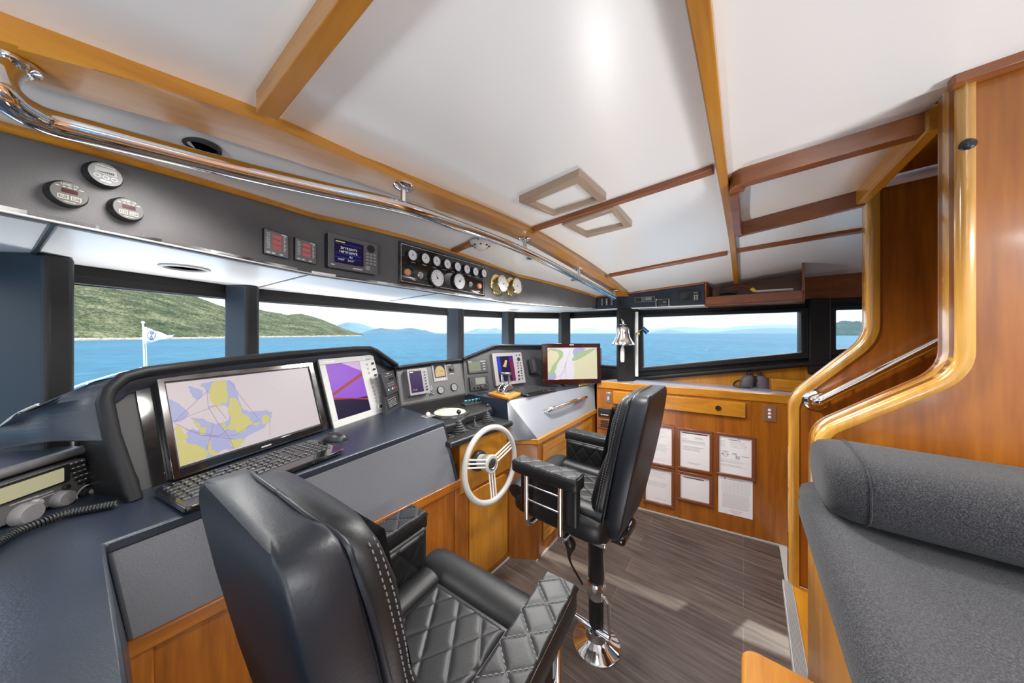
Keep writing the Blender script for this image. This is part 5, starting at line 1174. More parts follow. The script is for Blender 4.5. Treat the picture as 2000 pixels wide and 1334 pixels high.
dial('tachometer', 'large round rev counter, right of the two on the engine panel', FB, c5(955, 602), .055, 0, 'black', 'paper', 'engine rev counters', rimh=.016, need=.8, d0=.006)
for (x, y), w_ in (((290, 480), 'left'), ((1225, 660), 'right')):
    a, b = FB.q(*c5(x, y)); g = thing('push_button', 'round copper coloured push button at the %s end of the engine panel' % w_, 'button', FB.pt(a, b)); mb = MB(); mb.lathe(FB, a, b, [(.019, .006), (.018, .016), (.015, .020)], n=20); mb.build('cap', M['copper'], g, smooth=40)
for (x, y), w_ in (((460, 520), 'left'), ((1115, 640), 'right')):
    a, b = FB.q(*c5(x, y)); g = thing('key_switch', 'chrome ignition key switch, %s one on the engine panel' % w_, 'key switch', FB.pt(a, b)); mb = MB(); mb.lathe(FB, a, b, [(.020, .006), (.018, .012), (.012, .014), (.011, .010)], n=20); mb.build('bezel', M['chrome'], g, smooth=40)
    mb = MB(); mb.box(FB, (a-.002, b-.011, a+.002, b+.011), .010, .020); mb.build('key', M['steel'], g, bevel=.001)
# brass clock and barometer
def brass(label, nmn, cxy, r, need):
    a, b = FB.q(*cxy); g = thing(nmn, label, nmn, FB.pt(a, b))
    mb = MB(); mb.lathe(FB, a, b, [(r*1.12, 0), (r*1.15, .006), (r*1.05, .012), (r*.84, .016), (r*.82, .046), (r*.95, .050), (r*.97, .060), (r*.88, .066), (r*.80, .062)], n=36); mb.build('case', M['brass'], g, smooth=35)
    mb = MB(); mb.disc(FB, a, b, r*.80, .055, .0628, n=32); f = mb.build('dial', M['paper'], g); mb = MB()
    for t in range(12):
        th = t*math.pi/6; c, s_ = math.cos(th), math.sin(th); mb.flat(FB, [(a+r*.72*c-s_*.001, b+r*.72*s_+c*.001), (a+r*.72*c+s_*.001, b+r*.72*s_-c*.001), (a+r*.58*c+s_*.001, b+r*.58*s_-c*.001), (a+r*.58*c-s_*.001, b+r*.58*s_+c*.001)], .0632)
    mb.build('scale', M['ink'], f); mb = MB(); c, s_ = math.cos(need), math.sin(need); mb.flat(FB, [(a-s_*.002, b+c*.002), (a+s_*.002, b-c*.002), (a+c*r*.6, b+s_*r*.6)], .0638); mb.disc(FB, a, b, .004, .061, .065, n=10); mb.build('hand', M['ink'], g)
brass('brass ship clock, left of the two brass instruments on the overhead console', 'clock', c5(1465, 640), .066, .2)
brass('brass barometer, right of the two brass instruments on the overhead console', 'barometer', c5(1655, 668), .066, 1.4)
# starboard overhead panel units
c10 = lambda x, y: (1160+x/8.333, 550+y/8.333)
for j, (x0, x1, y0, y1, mm) in enumerate([(115, 165, 270, 400, 'grey'), (190, 245, 262, 400, 'cream'), (272, 325, 262, 395, 'red')]):
    R = SB.rect(c10(x0, y0), c10(x1, y0), c10(x1, y1), c10(x0, y1)); w_ = ['leftmost', 'middle', 'right'][j]
    g = thing('rocker_switch', 'narrow upright rocker switch, %s of three at the forward end of the side panel' % w_, 'switch', SB.pt(R[0], R[1]), 'rocker switches on the side overhead panel'); mb = MB(); mb.box(SB, R, 0, .006); mb.build('housing', M['black'], g)
    w, h = R[2]-R[0], R[3]-R[1]; mb = MB(); mb.box(SB, (R[0]+w*.15, R[1]+h*.1, R[0]+w*.6, R[1]+h*.9), .006, .010); mb.build('rocker', M['btn'], g); mb = MB(); mb.box(SB, (R[0]+w*.2, R[1]+h*.35, R[0]+w*.5, R[1]+h*.65), .010, .011); mb.build('lamp', M[mm], g)
for j, (x0, x1) in enumerate([(378, 425), (435, 490)]):
    R = SB.rect(c10(x0, 290), c10(x1, 288), c10(x1, 388), c10(x0, 392)); w_ = ['left', 'right'][j]; g = thing('rocker_switch', 'small blue grey rocker switch, %s one of the pair beside the bank of three' % w_, 'switch', SB.pt(R[0], R[1]), 'pair of rocker switches'); mb = MB(); mb.box(SB, R, 0, .006); mb.build('housing', M['black'], g); w = R[2]-R[0]; mb = MB(); mb.box(SB, (R[0]+w*.2, R[1]+.006, R[2]-w*.2, R[3]-.006), .006, .010); mb.build('rocker', M['frameb'], g)
R = SB.rect(c10(668, 262), c10(990, 240), c10(990, 318), c10(670, 345)); g = thing('stereo', 'black car type stereo with green display on the side overhead panel', 'stereo', SB.pt((R[0]+R[2])/2, R[1])); w, h = R[2]-R[0], R[3]-R[1]
mb = MB(); mb.box(SB, R, 0, .014); mb.build('housing', M['black'], g, bevel=.002); mb = MB(); mb.frame(SB, R, (R[0]+.003, R[1]+.003, R[2]-.003, R[3]-.003), .013, .0148); mb.build('trim', M['btn'], g)
mb = MB(); mb.lathe(SB, R[0]+w*.17, R[1]+h*.5, [(h*.4, .014), (h*.36, .024), (h*.2, .025)], n=20); mb.build('knob', M['dgrey'], g, smooth=40); mb = MB(); mb.box(SB, (R[0]+w*.54, R[1]+h*.25, R[0]+w*.86, R[3]-h*.15), .014, .016); mb.build('display', mat('green_lcd', (.20, .27, .22), .3), g)
for a_ in (.37, .47):
    for b_ in (.2, .45, .7): mb = MB(); mb.disc(SB, R[0]+w*a_, R[1]+h*b_, .005, .014, .017, n=8); mb.build('button', M['btn'], g)
R = SB.rect(c10(1010, 300), c10(1225, 285), c10(1240, 395), c10(1015, 410)); g = thing('bracket_display', 'small black unit in a silver bracket projecting below the side overhead panel', 'display', SB.pt((R[0]+R[2])/2, R[1])); w, h = R[2]-R[0], R[3]-R[1]
mb = MB(); mb.rbox(SB, (R[0]+.012, R[1]+.004, R[2]-.012, R[3]-.006), .0, .06, .008); mb.build('housing', M['black'], g, bevel=.003); mb = MB(); mb.box(SB, (R[0], R[1], R[0]+.008, R[3]), 0, .05); mb.box(SB, (R[2]-.008, R[1], R[2], R[3]), 0, .05); mb.box(SB, (R[0], R[3]-.004, R[2], R[3]), 0, .05); mb.build('bracket', M['steel'], g, bevel=.002)
mb = MB(); mb.box(SB, (R[0]+w*.55, R[1]+h*.5, R[0]+w*.75, R[1]+h*.58), .06, .0606); mb.build('lettering', M['wl'], g)
R = SB.rect(c10(1375, 155), c10(1725, 145), c10(1725, 320), c10(1375, 335)); g = thing('sonar_control', 'flush black control unit with two columns of pale keys next to the shelf', 'control unit', SB.pt((R[0]+R[2])/2, R[1])); w, h = R[2]-R[0], R[3]-R[1]
mb = MB(); mb.rbox(SB, R, 0, .012, .004); mb.build('housing', M['black'], g, bevel=.002)
mb = MB(); mb.box(SB, (R[0]+w*.08, R[1]+h*.1, R[0]+w*.66, R[3]-h*.15), .012, .013); mb.build('cover', M['gloss'], g)
for a_ in (.76, .87):
    for b_ in (.2, .36, .52): mb = MB(); mb.disc(SB, R[0]+w*a_, R[1]+h*b_, .006, .012, .015, n=8); mb.build('key', M['cream'], g)
mb = MB(); mb.box(SB, (R[0]+w*.72, R[1]+h*.74, R[0]+w*.9, R[1]+h*.78), .012, .0126); mb.build('lettering', M['wl'], g)
# mahogany shelf
g = thing('overhead_shelf', 'open mahogany shelf under the ceiling above the side window', 'shelf', sb1+UP*ZS)
SH = Fr(sb1, sb2-sb1, UP); Lh = (sb2-sb1).length; tp = lambda a: top(SH.pt(a, 0))
q = SH.q(1377, 580)[1]; 
mb = MB(); mb.box(SH, (0, ZS-.012, Lh, ZS+.062), -.016, 0); mb.build('front_board', M['wood_d'], g, bevel=.004)
mb = MB(); mb.box(SH, (0, ZS-.014, Lh, ZS), -.26, 0); mb.build('bottom_board', M['wood_f'], g, bevel=.002)
for a_ in (0, Lh-.014):
    mb = MB(); mb.box(SH, (a_, ZS-.012, a_+.014, tp(a_)+.02), -.26, 0); mb.build('end_panel', M['wood_d'], g, bevel=.003)
mb = MB(); mb.box(SH, (0, ZS, Lh, CH+.47), -.262, -.25); mb.build('back_board', M['wood_d'], g)
def sh_(u, v, d): return SH.pt(*SH.sh(d).q(u, v), d)
mb = MB(); a, b = sh_(1477, 569.5, -.03), sh_(1549, 565.5, -.03); mb.tube([a, b], .010, 10); o = tag(mb.build('paper_roll', M['paper'], smooth=60), 'white rolled chart lying along the open overhead shelf', 'paper roll')
mb = MB(); pts = [sh_(u, v, -.10) for u, v in [(1418, 570), (1425, 563), (1440, 558.5), (1455, 559), (1466, 563), (1474, 567)]]; mb.tube(smoothp(pts, 5), .004, 8); tag(mb.build('cable', M['red'], smooth=60), 'thin red cable arching up from the overhead shelf', 'cable')
mb = MB(); q_ = [sh_(u, v, -.03+.001) for u, v in [(1464, 565), (1471, 561.5), (1480, 569), (1472, 571)]]; mb.prism(q_, [p-SH.n*.003 for p in q_]); tag(mb.build('tag', M['yel']), 'yellow paper tag between the cable and the rolled chart', 'tag')
mb = MB(); a = sh_(1405, 574, -.06); b = sh_(1438, 572.5, -.06); mb.tube([a, a.lerp(b, .5)+UP*.012, b], [.012, .022, .014], 10); tag(mb.build('flashlight', M['black'], smooth=60), 'black object like a torch lying at the forward end of the shelf', 'torch')
# grab rail
rp = [(100, 239), (200, 265), (350, 303), (500, 340), (640, 372), (785, 404), (900, 443), (1020, 489), (1133, 545), (1200, 581)]
g = thing('ceiling_rail', 'long curved polished steel grab rail hung under the main beam', 'grab rail', PC(500, 340, .11)-UP*0)
pts = [PC(*p, d=.115) for p in rp]
e0 = PC(14, 126, .05); pts0 = [e0, PC(4, 129, .058), PC(-9, 141, .075), PC(-12, 160, .092), PC(6, 186, .105), PC(45, 215, .113)]
mb = MB(); mb.tube(smoothp(pts0+pts, 7), .0195, 16); mb.build('rail', M['chrome'], g, smooth=60)
mb = MB(); mb.lathe(Fr(e0+UP*.006, S, FD), 0, 0, [(.028, 0), (.028, -.005), (.022, -.008), (.02, -.012)]); mb.build('flange', M['chrome'], g, smooth=40)
for (u, v), u2 in (((785, 365), 785), ((1020, 466), 1019), ((1133, 524), 1132), ((1200, 569), 1197)):
    a = PC(u, v, .046); 
    best = min(resamp(pts, 300), key=lambda p: (V((p.x-a.x, p.y-a.y))).length); a = V((best.x, best.y, a.z))
    mb = MB(); mb.tube([a, V((a.x, a.y, best.z))], .010, 12); mb.build('stanchion', M['chrome'], g, smooth=60)
    mb = MB(); mb.lathe(Fr(a, S, FD), 0, 0, [(.030, .004), (.032, -.003), (.024, -.010), (.012, -.014)]); mb.build('flange', M['chrome'], g, smooth=40)
# ceiling hatches
def hatch(label, O, I):
    O = [PC(*p, d=.028) for p in O]; I = [PC(*p, d=.028) for p in I]; c = sum(O, V((0, 0, 0)))/4
    g = thing('ceiling_hatch', label, 'hatch', c); mb = MB(); mb.ring(O, I, UP*.03); mb.build('frame', mat('pale_oak_frame', (.36, .25, .17), .3, coat=.4), g, bevel=.004)
    mb = MB(); mb.prism([p+UP*.020 for p in I], [p+UP*.028 for p in I]); mb.build('panel', M['white'], g)
hatch('pale framed ceiling hatch, the one nearer the overhead console beam', [(1013, 396), (1132, 344), (1185, 391), (1081, 423)], [(1036, 398), (1127, 360), (1165, 392.5), (1082.5, 418)])
hatch('pale framed ceiling hatch on the starboard side of the thin batten', [(1097, 440), (1200, 406), (1235, 443), (1147, 465)], [(1115, 443), (1195, 416), (1217.5, 442.5), (1146, 458)])
# smoke detector
c = PC(939, 472, .005); g = thing('smoke_detector', 'round white smoke detector on the ceiling above the overhead console', 'smoke detector', c)
T = Fr(c, S, S.cross(UP)*-1); T = Fr(c, S, FD)
mb = MB(); mb.lathe(T, 0, 0, [(.062, .0), (.064, -.008), (.056, -.020), (.035, -.030), (.030, -.042), (.018, -.048)], n=32); mb.build('body', mat('ivory_plastic', (.62, .58, .52), .45), g, smooth=40)
for t in range(8):
    th = t*math.pi/4; mb = MB(); p = c+S*(.046*math.cos(th))+FD*(.046*math.sin(th))-UP*.026; mb.ball(p, .007, n=8, sz=(1, 1, .6)); mb.build('slot', M['black'], g)
# downlights
def downl(label, p, r, m='lgrey'):
    g = thing('downlight', label, 'ceiling light', p); T = Fr(p, S, FD)
    mb = MB(); mb.lathe(T, 0, 0, [(r, .004), (r*1.0, -.004), (r*.82, -.006), (r*.78, .0)], n=28); mb.build('ring', M[m], g, smooth=40)
    mb = MB(); mb.disc(T, 0, 0, r*.78, .002, -.0, n=24); mb.build('lens', M['wp'], g)
downl('recessed oval looking downlight in the white soffit above the port window', PZ(362, 523, ZS-.001), .065)
downl('recessed downlight in the white soffit at the centre, far from the port window', PZ(1003, 604.5, ZS-.001), .06)
downl('dark recessed downlight in the ceiling just above the steel rail', PC(396, 286, .003), .034, 'dgrey')
downl('small recessed downlight in the ceiling under the rail, between smoke detector and corner', PC(1040, 504, .003), .045, 'steel')
downl('small recessed downlight in the ceiling nearest the forward corner', PC(1125, 547, .003), .045, 'steel')
# ship's bell
bc = P(1217, 655, 2.66); g = thing('ship_bell', 'polished ship bell hanging by the corner post with white rope pull', 'bell', bc-UP*.02)
T = Fr(bc, V((1, 0, 0)), V((0, 1, 0)))
pz = lambda v: CH-(v-HV)/FPX*2.66-bc.z
mb = MB(); mb.lathe(T, 0, 0, [(.004, pz(637)), (.040, pz(638.5)), (.050, pz(642)), (.055, pz(650)), (.062, pz(658)), (.080, pz(666)), (.100, pz(672)), (.098, pz(673.5)), (.09, pz(671))], n=40)
mb.build('bell', mat('polished_nickel', (.80, .76, .70), .12, metal=1), g, smooth=60)
mb = MB(); mb.tube([bc+UP*pz(673), bc+UP*pz(670)], .012, 10); mb.ball(bc+UP*pz(674.5), .013); mb.build('clapper', M['chrome'], g, smooth=60)
mb = MB(); ro = [bc+UP*pz(v)+V((-.006, 0, 0)) for v in (675, 678, 682, 692, 702, 707)]; mb.tube(ro, [.006, .010, .016, .018, .018, .014], 10); mb.build('rope_pull', mat('white_rope', (.72, .70, .66), .8, bump=(120, .5)), g, smooth=60)
mb = MB(); bb = bc+V((.0, .10, 0)); mb.box(Fr(bb, V((1, 0, 0)), UP), (-.026, pz(637)-.0, .026, pz(619)), 0, .012); mb.tube(smoothp([bb+UP*pz(622), bb+V((0, -.05, pz(622)+.0)), bc+UP*pz(629), bc+UP*pz(637)], 5), .010, 10); mb.tube([bc+UP*pz(634)+V((-.03, 0, 0)), bc+UP*pz(634)+V((.03, 0, 0))], .006, 8); mb.build('bracket', M['chrome'], g, smooth=50)
# swivel lamp by the side window
lc = P(1246, 650, 2.66); g = thing('swivel_lamp', 'small dark blue reading lamp on a brass arm beside the bell', 'lamp', lc)
mb = MB(); mb.tube([lc+V((0, .04, -.01)), lc, P(1250, 645, 2.60), P(1256, 643, 2.58)], .005, 8); mb.ball(lc+UP*-.01, .016, n=12); mb.build('arm', M['brass'], g, smooth=60)
mb = MB(); mb.tube([P(1255, 640.5, 2.58), P(1264.5, 650, 2.56)], [.016, .021], 14); mb.build('shade', mat('dark_blue_metal', (.015, .05, .12), .25, metal=.6), g, smooth=60)
# binoculars
bcp = PZ(1474, 757, ZT); bw_ = Fr(bcp, V((.93, -.36, 0)), UP)
g = thing('binoculars', 'rugged grey binoculars standing on the side worktop', 'binoculars', bcp)
sc_ = bcp.y/FPX
mb = MB()
for sx in (-1, 1):
    rows = []
    for z, rx, ry, ox in [(0, .044, .036, .056), (.015, .047, .038, .056), (.05, .047, .040, .052), (.075, .042, .038, .048), (.092, .030, .030, .042), (.100, .022, .022, .040)]:
        rows.append([bw_.pt(sx*(ox)+rx*math.cos(t*math.pi/10), z, -ry*math.sin(t*math.pi/10)*1) for t in range(20)])
    mb.loft(rows)
mb.build('body', mat('grey_armour', (.10, .085, .10), .6), g, smooth=60)
for sx in (-1, 1):
    mb = MB(); c = bw_.pt(sx*.036, .10, 0); mb.tube([c, c+UP*.014], .015, 14); mb.tube([c+UP*.014, c+UP*.030], .019, 14); mb.build('eyepiece', M['black'], g, smooth=60)
mb = MB(); mb.tube([bw_.pt(0, .02, .0), bw_.pt(0, .095, .0)], .012, 10); mb.box(bw_, (-.03, .05, .03, .07), -.015, .02); mb.build('hinge', M['black'], g)
mb = MB(); mb.tube(smoothp([bw_.pt(-.10, .055, .0), bw_.pt(-.13, .04, .0), bw_.pt(-.15, .012, .03), bw_.pt(-.10, .006, .06), bw_.pt(-.05, .006, .07)], 6), .007, 8); mb.build('strap', M['black'], g, smooth=60)
# strap pouch beside
pcp = PZ(1436, 751, ZT); mb = MB(); T = Fr(pcp, V((.93, -.36, 0)), UP); mb.rbox(T, (-.03, 0, .045, .035), -.03, .03, .015); tag(mb.build('lens_cap', mat('plum_grey_rubber', (.06, .05, .07), .7), bevel=.008, seg=3), 'dark grey lens cover lying left of the binoculars', 'lens cover')
# wooden box behind binoculars
wb = WF.sh(.12); a, b = wb.q(1506, 742), wb.q(1575, 760); mb = MB(); mb.box(WF, (a[0], ZT+.001, b[0]+.1, ZT+.09), .02, .14); tag(mb.build('wooden_box', M['wood_yf'], bevel=.004), 'low plain wooden box at the aft end of the side worktop', 'box')
a, b = WF.q(1592, 713), WF.q(1620, 738); mb = MB(); mb.box(WF, (a[0], b[1], b[0], a[1]), .002, .005); sg = mb.build('sign', M['yel']); tag(sg, 'small yellow safety sign partly hidden behind the stair panel', 'sign')
mb = MB(); mb.box(WF, (a[0]+.02, a[1]-.05, a[0]+.05, a[1]-.02), .005, .0056); mb.box(WF, (a[0]+.01, b[1]+.03, a[0]+.08, b[1]+.045), .005, .0056); x_ = mb.build('print', M['ink'], sg)
x_.matrix_parent_inverse = Matrix.Identity(4)
# ================= CHAIRS =================
def interp(pts, u):
    if u <= pts[0][0]: return pts[0][1]
    for (a, b), (c, d) in zip(pts, pts[1:]):
        if u <= c: return b+(d-b)*(u-a)/(c-a)
    return pts[-1][1]
def ell(w, d, cx, cy, z, n=28, e=.55, tilt=0):
    out = []
    for t in range(n):
        c, s_ = math.cos(2*math.pi*t/n), math.sin(2*math.pi*t/n)
        x = w*math.copysign(abs(c)**e, c); y = d*math.copysign(abs(s_)**e, s_); out.append(V((cx+x, cy+y, z+y*tilt)))
    return out
def quilt(mb, fr, r, nx, ny, cell, dep, edge=.02, d0=0):
    a0, b0, a1, b1 = r; rows = []
    for j in range(ny+1):
        row = []
        for i in range(nx+1):
            a = a0+(a1-a0)*i/nx; b = b0+(b1-b0)*j/ny; p = a/cell[0]+b/cell[1]; q_ = a/cell[0]-b/cell[1]
            d = min(abs(p-round(p)), abs(q_-round(q_))); hgt = dep*(1-math.exp(-(d/.07)**1.1))
            ed = min(a-a0, a1-a, b-b0, b1-b); k_ = min(1, ed/edge); hgt = hgt*k_-(1-k_)**2*.012
            row.append(fr.pt(a, b, d0+hgt))
        rows.append(row)
    mb.loft(rows, closed=False); return mb
def make_chair(label, loc, rotz, lean=0, bs=0):
    g = thing('helm_chair', label, 'chair', loc, None, rotz); L = dict(local=True)
    mb = MB(); mb.lathe(LOC, 0, 0, [(.112, .0), (.114, .006), (.108, .010), (.075, .022), (.050, .040), (.046, .060), (.046, .075)], n=48); mb.build('base', M['chrome'], g, smooth=35, **L)
    mb = MB(); mb.lathe(LOC, 0, 0, [(.036, .05), (.036, .34)], n=28); mb.build('lower_column', M['black'], g, smooth=40, **L)
    mb = MB(); mb.lathe(LOC, 0, 0, [(.039, .325), (.041, .33), (.041, .63), (.03, .64)], n=28); mb.build('upper_column', M['gloss'], g, smooth=40, **L)
    mb = MB(); mb.lathe(LOC, 0, 0, [(.044, .24), (.045, .245), (.045, .30), (.040, .315)], n=28); mb.build('collar', M['chrome'], g, smooth=40, **L)
    mb = MB(); mb.tube([V((-.02, -.045, .27)), V((-.02, -.07, .25)), V((-.02, -.075, .09))], .007, 8); mb.tube([V((-.02, -.075, .09)), V((-.02, .10, .09))], .015, 10); mb.build('lock_lever', M['chrome'], g, smooth=60, **L)
    # seat
    mb = MB(); mb.box(LOC, (-.19, -.12, .19, .30), .625, .652); mb.build('seat_plate', M['steel'], g, bevel=.006, **L)
    mb = MB(); mb.loft([ell(.225, .235, 0, .12, .650, e=.25), ell(.240, .250, 0, .12, .665, e=.3), ell(.245, .255, 0, .12, .72, e=.3), ell(.238, .250, 0, .12, .752, e=.3), ell(.20, .21, 0, .12, .768, e=.4), ell(.1, .1, 0, .12, .768, e=.5)]); mb.build('seat', M['leather'], g, smooth=60, **L)
    mb = MB(); rows = []
    for i in range(19):
        x = -.235+.47*i/18; k_ = 1-max(0, abs(x)-.19)**2*90; rows.append([V((x, .315+.068*k_*math.cos(t*math.pi/8), .748+.045*k_*math.sin(t*math.pi/8))) for t in range(16)])
    mb.loft(rows); mb.build('front_bolster', M['leather'], g, smooth=60, **L)
    for sx in (-1, 1):
        mb = MB(); rows = []
        for i in range(13):
            y = -.11+.37*i/12; rows.append([V((sx*.175+.045*math.cos(t*math.pi/7), y, .765+.026*math.sin(t*math.pi/7))) for t in range(14)])
        mb.loft(rows); mb.build('side_bolster', M['leather'], g, smooth=60, **L)
    mb = MB(); quilt(mb, Fr(V((0, .08, .772)), V((1, 0, 0)), V((0, 1, 0))), (-.135, -.19, .135, .175), 90, 110, (.085, .12), .0045); mb.build('quilted_insert', M['leather'], g, smooth=180, **L)
    # backrest: rear shell and front cushion, leaning back
    ln = math.tan(math.radians(11+lean)); by = lambda z: -.095+bs-(z-.70)*ln
    def prof(z, w, yf, yr, n=32, e=.35): c = (yf+yr)/2; return ell(w, (yf-yr)/2, 0, by(z)+c, z, n, e)
    sh_rows = [(.655, .150, .0, -.04), (.68, .175, .01, -.055), (.75, .192, .012, -.064), (.95, .208, .012, -.068), (1.12, .208, .012, -.068), (1.22, .198, .012, -.066), (1.262, .188, .012, -.064), (1.285, .176, .010, -.060), (1.296, .160, .006, -.055), (1.300, .12, -.004, -.045)]
    mb = MB(); mb.loft([prof(z, w, a, b, e=.18) for z, w, a, b in sh_rows]); mb.build('back_shell', M['leather_b'], g, smooth=50, **L)
    cu = [(.745, .17, .06, .0), (.76, .195, .080, .0), (.82, .205, .098, .0), (.92, .205, .092, .0), (1.00, .198, .076, .0), (1.04, .193, .068, .0), (1.10, .193, .074, .0), (1.18, .188, .078, .0), (1.24, .176, .070, .0), (1.275, .155, .06, .0), (1.288, .12, .035, .0)]
    mb = MB(); mb.loft([prof(z, w, a, b, e=.5) for z, w, a, b in cu]); mb.build('back_cushion', M['leather'], g, smooth=60, **L)
    for sx in (-1, 1):
        mb = MB(); pts = [V((sx*(w+.001), by(z)+.012, z)) for z, w in [(.70, .197), (.8, .212), (.95, .216), (1.12, .210), (1.2, .199), (1.25, .184), (1.28, .170)]]+[V((sx*.10, by(1.298)+.0, 1.299)), V((0, by(1.3)+.0, 1.301))]
        mb.tube(smoothp(pts, 4), .004, 6); mb.build('piping', M['leather_b'], g, smooth=60, **L)
        mb = MB()
        for off in (.045, .056):
            line = []
            for i in range(41):
                z = .79+(1.255-.79)*i/40; w_ = interp([(r_[0], r_[1]) for r_ in cu], z); yf_ = interp([(r_[0], r_[2]) for r_ in cu], z); yy = off*.95; c_y = yf_/2
                line.append(V((sx*(w_*(max(0, 1-abs((yy-c_y)/c_y)**4))**.25+.0003), by(z)+yy, z)))
            line = resamp(line, 90)
            for a, b in zip(line[::2], line[1::2]): mb.tube([a, b], .0011, 5)
        mb.build('stitching', M['stitch'], g, **L)
    mb = MB(); quilt(mb, Fr(V((0, by(1.0)+.086, 1.0)), V((1, 0, 0)), V((0, -ln, 1)).normalized()), (-.11, -.20, .11, .22), 40, 70, (.085, .12), .0045); mb.build('back_insert', M['leather'], g, smooth=180, **L)
    # arms
    for sx in (-1, 1):
        xo, xi = sx*.312, sx*.222
        x0, x1 = min(xo, xi), max(xo, xi)
        mb = MB(); mb.loft([ell((x1-x0)/2*k_, .172*k2, (x0+x1)/2, .128, z, 32, .22) for z, k_, k2 in [(.888, .9, .97), (.893, 1, 1), (.925, 1, 1), (.938, .93, .975), (.940, .6, .85)]]); pd = mb.build('armrest_pad', M['leather'], g, smooth=50, **L)
        mb = MB(); quilt(mb, Fr(V(((x0+x1)/2, .128, .942)), V((1, 0, 0)), V((0, 1, 0))), (-.044, -.168, .044, .168), 34, 110, (.09, .080), .0032, .008); mb.build('quilted_top', M['leather'], pd, smooth=180, **L)
        mb = MB()
        for kx in range(-5, 6):
            for sg_ in (-1, 1):
                # stitch lines of the diamonds
                p0 = None; rowp = []
                for i in range(0, 60):
                    a = -.04+.08*i/59; b = sg_*(kx-a/.09)*.080
                    if abs(b) < .16: rowp.append(V(((x0+x1)/2+a, .128+b, .9432)))
                for a_, b_ in zip(rowp[::6], rowp[3::6]): mb.tube([a_, b_], .0009, 4)
        mb.build('stitching', M['stitch'], pd, **L)
        xc = sx*.236; mb = MB(); mb.box(Fr(V((xc, 0, 0)), V((0, 1, 0)), UP), (-.02, .70, .285, .90), -.022, .022); pn = mb.build('armrest_panel', M['leather'], g, bevel=.014, seg=4, **L)
        fr = Fr(V((xc-sx*.0225, 0, 0)), V((0, -sx, 0)), UP); lo, hi = (-.27, -.005) if sx > 0 else (.005, .27)
        lo, hi = (-.275, .0) if sx > 0 else (0.0, .275)
        mb = MB(); quilt(mb, fr, (lo+.0, .715, hi, .895), 70, 50, (.085, .11), .0045, .012, .002); mb.build('quilted_side', M['leather'], pn, smooth=180, **L)
        for y in (.225, .045):
            mb = MB(); mb.tube(smoothp([V((sx*.285, y, .895)), V((sx*.285, y, .80)), V((sx*.285, y, .69)), V((sx*.278, y, .655)), V((sx*.25, y, .640)), V((sx*.15, y, .638))], 5), .0115, 12); mb.build('arm_tube', M['chrome'], g, smooth=60, **L)
        for z in (.84, .77):
            mb = MB(); mb.tube([V((sx*.285, .045, z)), V((sx*.285, .225, z))], .006, 10); mb.build('arm_rod', M['chrome'], g, smooth=60, **L)
    mb = MB(); mb.box(LOC, (-.10, -.17, .10, -.06), .60, .65); mb.build('rear_bracket', M['gloss'], g, bevel=.02, seg=3, **L)
    mb = MB(); mb.tube(smoothp([V((-.07, .10, .63)), V((-.10, .12, .56)), V((-.085, .10, .50)), V((-.09, .10, .42)), V((-.05, .05, .30))], 5), [.012, .016, .02, .026, .026, .018, .014, .014, .02, .026, .028, .026, .018, .012, .008, .006, .005, .005, .005, .005, .005], 10); mb.build('adjuster', M['black'], g, smooth=60, **L)
    mb = MB(); mb.tube(smoothp([V((.02, .12, .63)), V((.07, .07, .5)), V((.05, .05, .35)), V((.055, .04, .15)), V((.05, .05, .03))], 6), .006, 8); mb.build('cable', M['black'], g, smooth=60, **L)
    return g
ped = PZ(1150, 1268, 0)
af = math.atan2(FD.y, FD.x)-math.pi/2
make_chair('black leather helm chair in front of the steering wheel, facing forward', V((ped.x+.045, ped.y+.03, 0)), af, 0, -.02)
fd = V((.545, .838, 0)).normalized()
make_chair('near black leather helm chair with its tall back to the camera, facing the starboard side', V((-.26, .628, 0)), math.atan2(fd.y, fd.x)-math.pi/2, 0, .010)
# ================= SETTEE =================
KS = .615
def sfp(s, f, z): c = V((0, 0, CH)); return c+(SF(s, f, z)-c)*KS
g = thing('settee', 'charcoal wool settee on a high wooden base at the right edge', 'sofa', SF(.6, -.4))
zs = .87
mb = MB(); rows = []
prof = [(-.205, zs-.16), (-.190, zs-.10), (-.185, zs-.05), (-.195, zs-.015), (-.225, zs+.004), (-.27, zs+.003), (-.33, zs-.018), (-.40, zs-.03), (-.60, zs-.035), (-1.2, zs-.035), (-1.9, zs-.035), (-1.9, zs-.17), (-.6, zs-.17)]
for i in range(25):
    s = .02+1.90*i/24; k_ = 0 if 1 < i < 23 else .02; rows.append([sfp(s, f-(k_ if f > -.3 else 0), z-(k_*.6 if z > zs-.06 else 0)) for f, z in prof])
mb.loft(rows); mb.build('seat_cushion', M['fabric'], g, smooth=60, bevel=0)
mb = MB(); rows = []
for f, k_ in [(-.235, .55), (-.242, .80), (-.262, .93), (-.30, 1.0), (-.36, 1.02), (-.6, 1.02), (-1.2, 1.02), (-1.9, 1.0)]:
    row = []
    for t in range(28):
        c, s_ = math.cos(2*math.pi*t/28), math.sin(2*math.pi*t/28); x = .215*k_*math.copysign(abs(c)**.65, c); z = .118*k_*math.copysign(abs(s_)**.65, s_)
        row.append(sfp(1.725+x, f, zs+.112+z))
    rows.append(row)
mb.loft(rows); mb.build('bolster', M['fabric'], g, smooth=60)
mb = MB(); rows_ = []
row = [sfp(1.725+.221*math.copysign(abs(math.cos(t*math.pi/20))**.65, math.cos(t*math.pi/20)), -.335, zs+.112+.122*math.copysign(abs(math.sin(t*math.pi/20))**.65, math.sin(t*math.pi/20))) for t in range(40)]
mb.tube(row, .0018, 5, closed=True); mb.build('seam', M['fabric'], g)
zb_ = sfp(0, 0, zs-.12).z; fb0 = -.235*KS
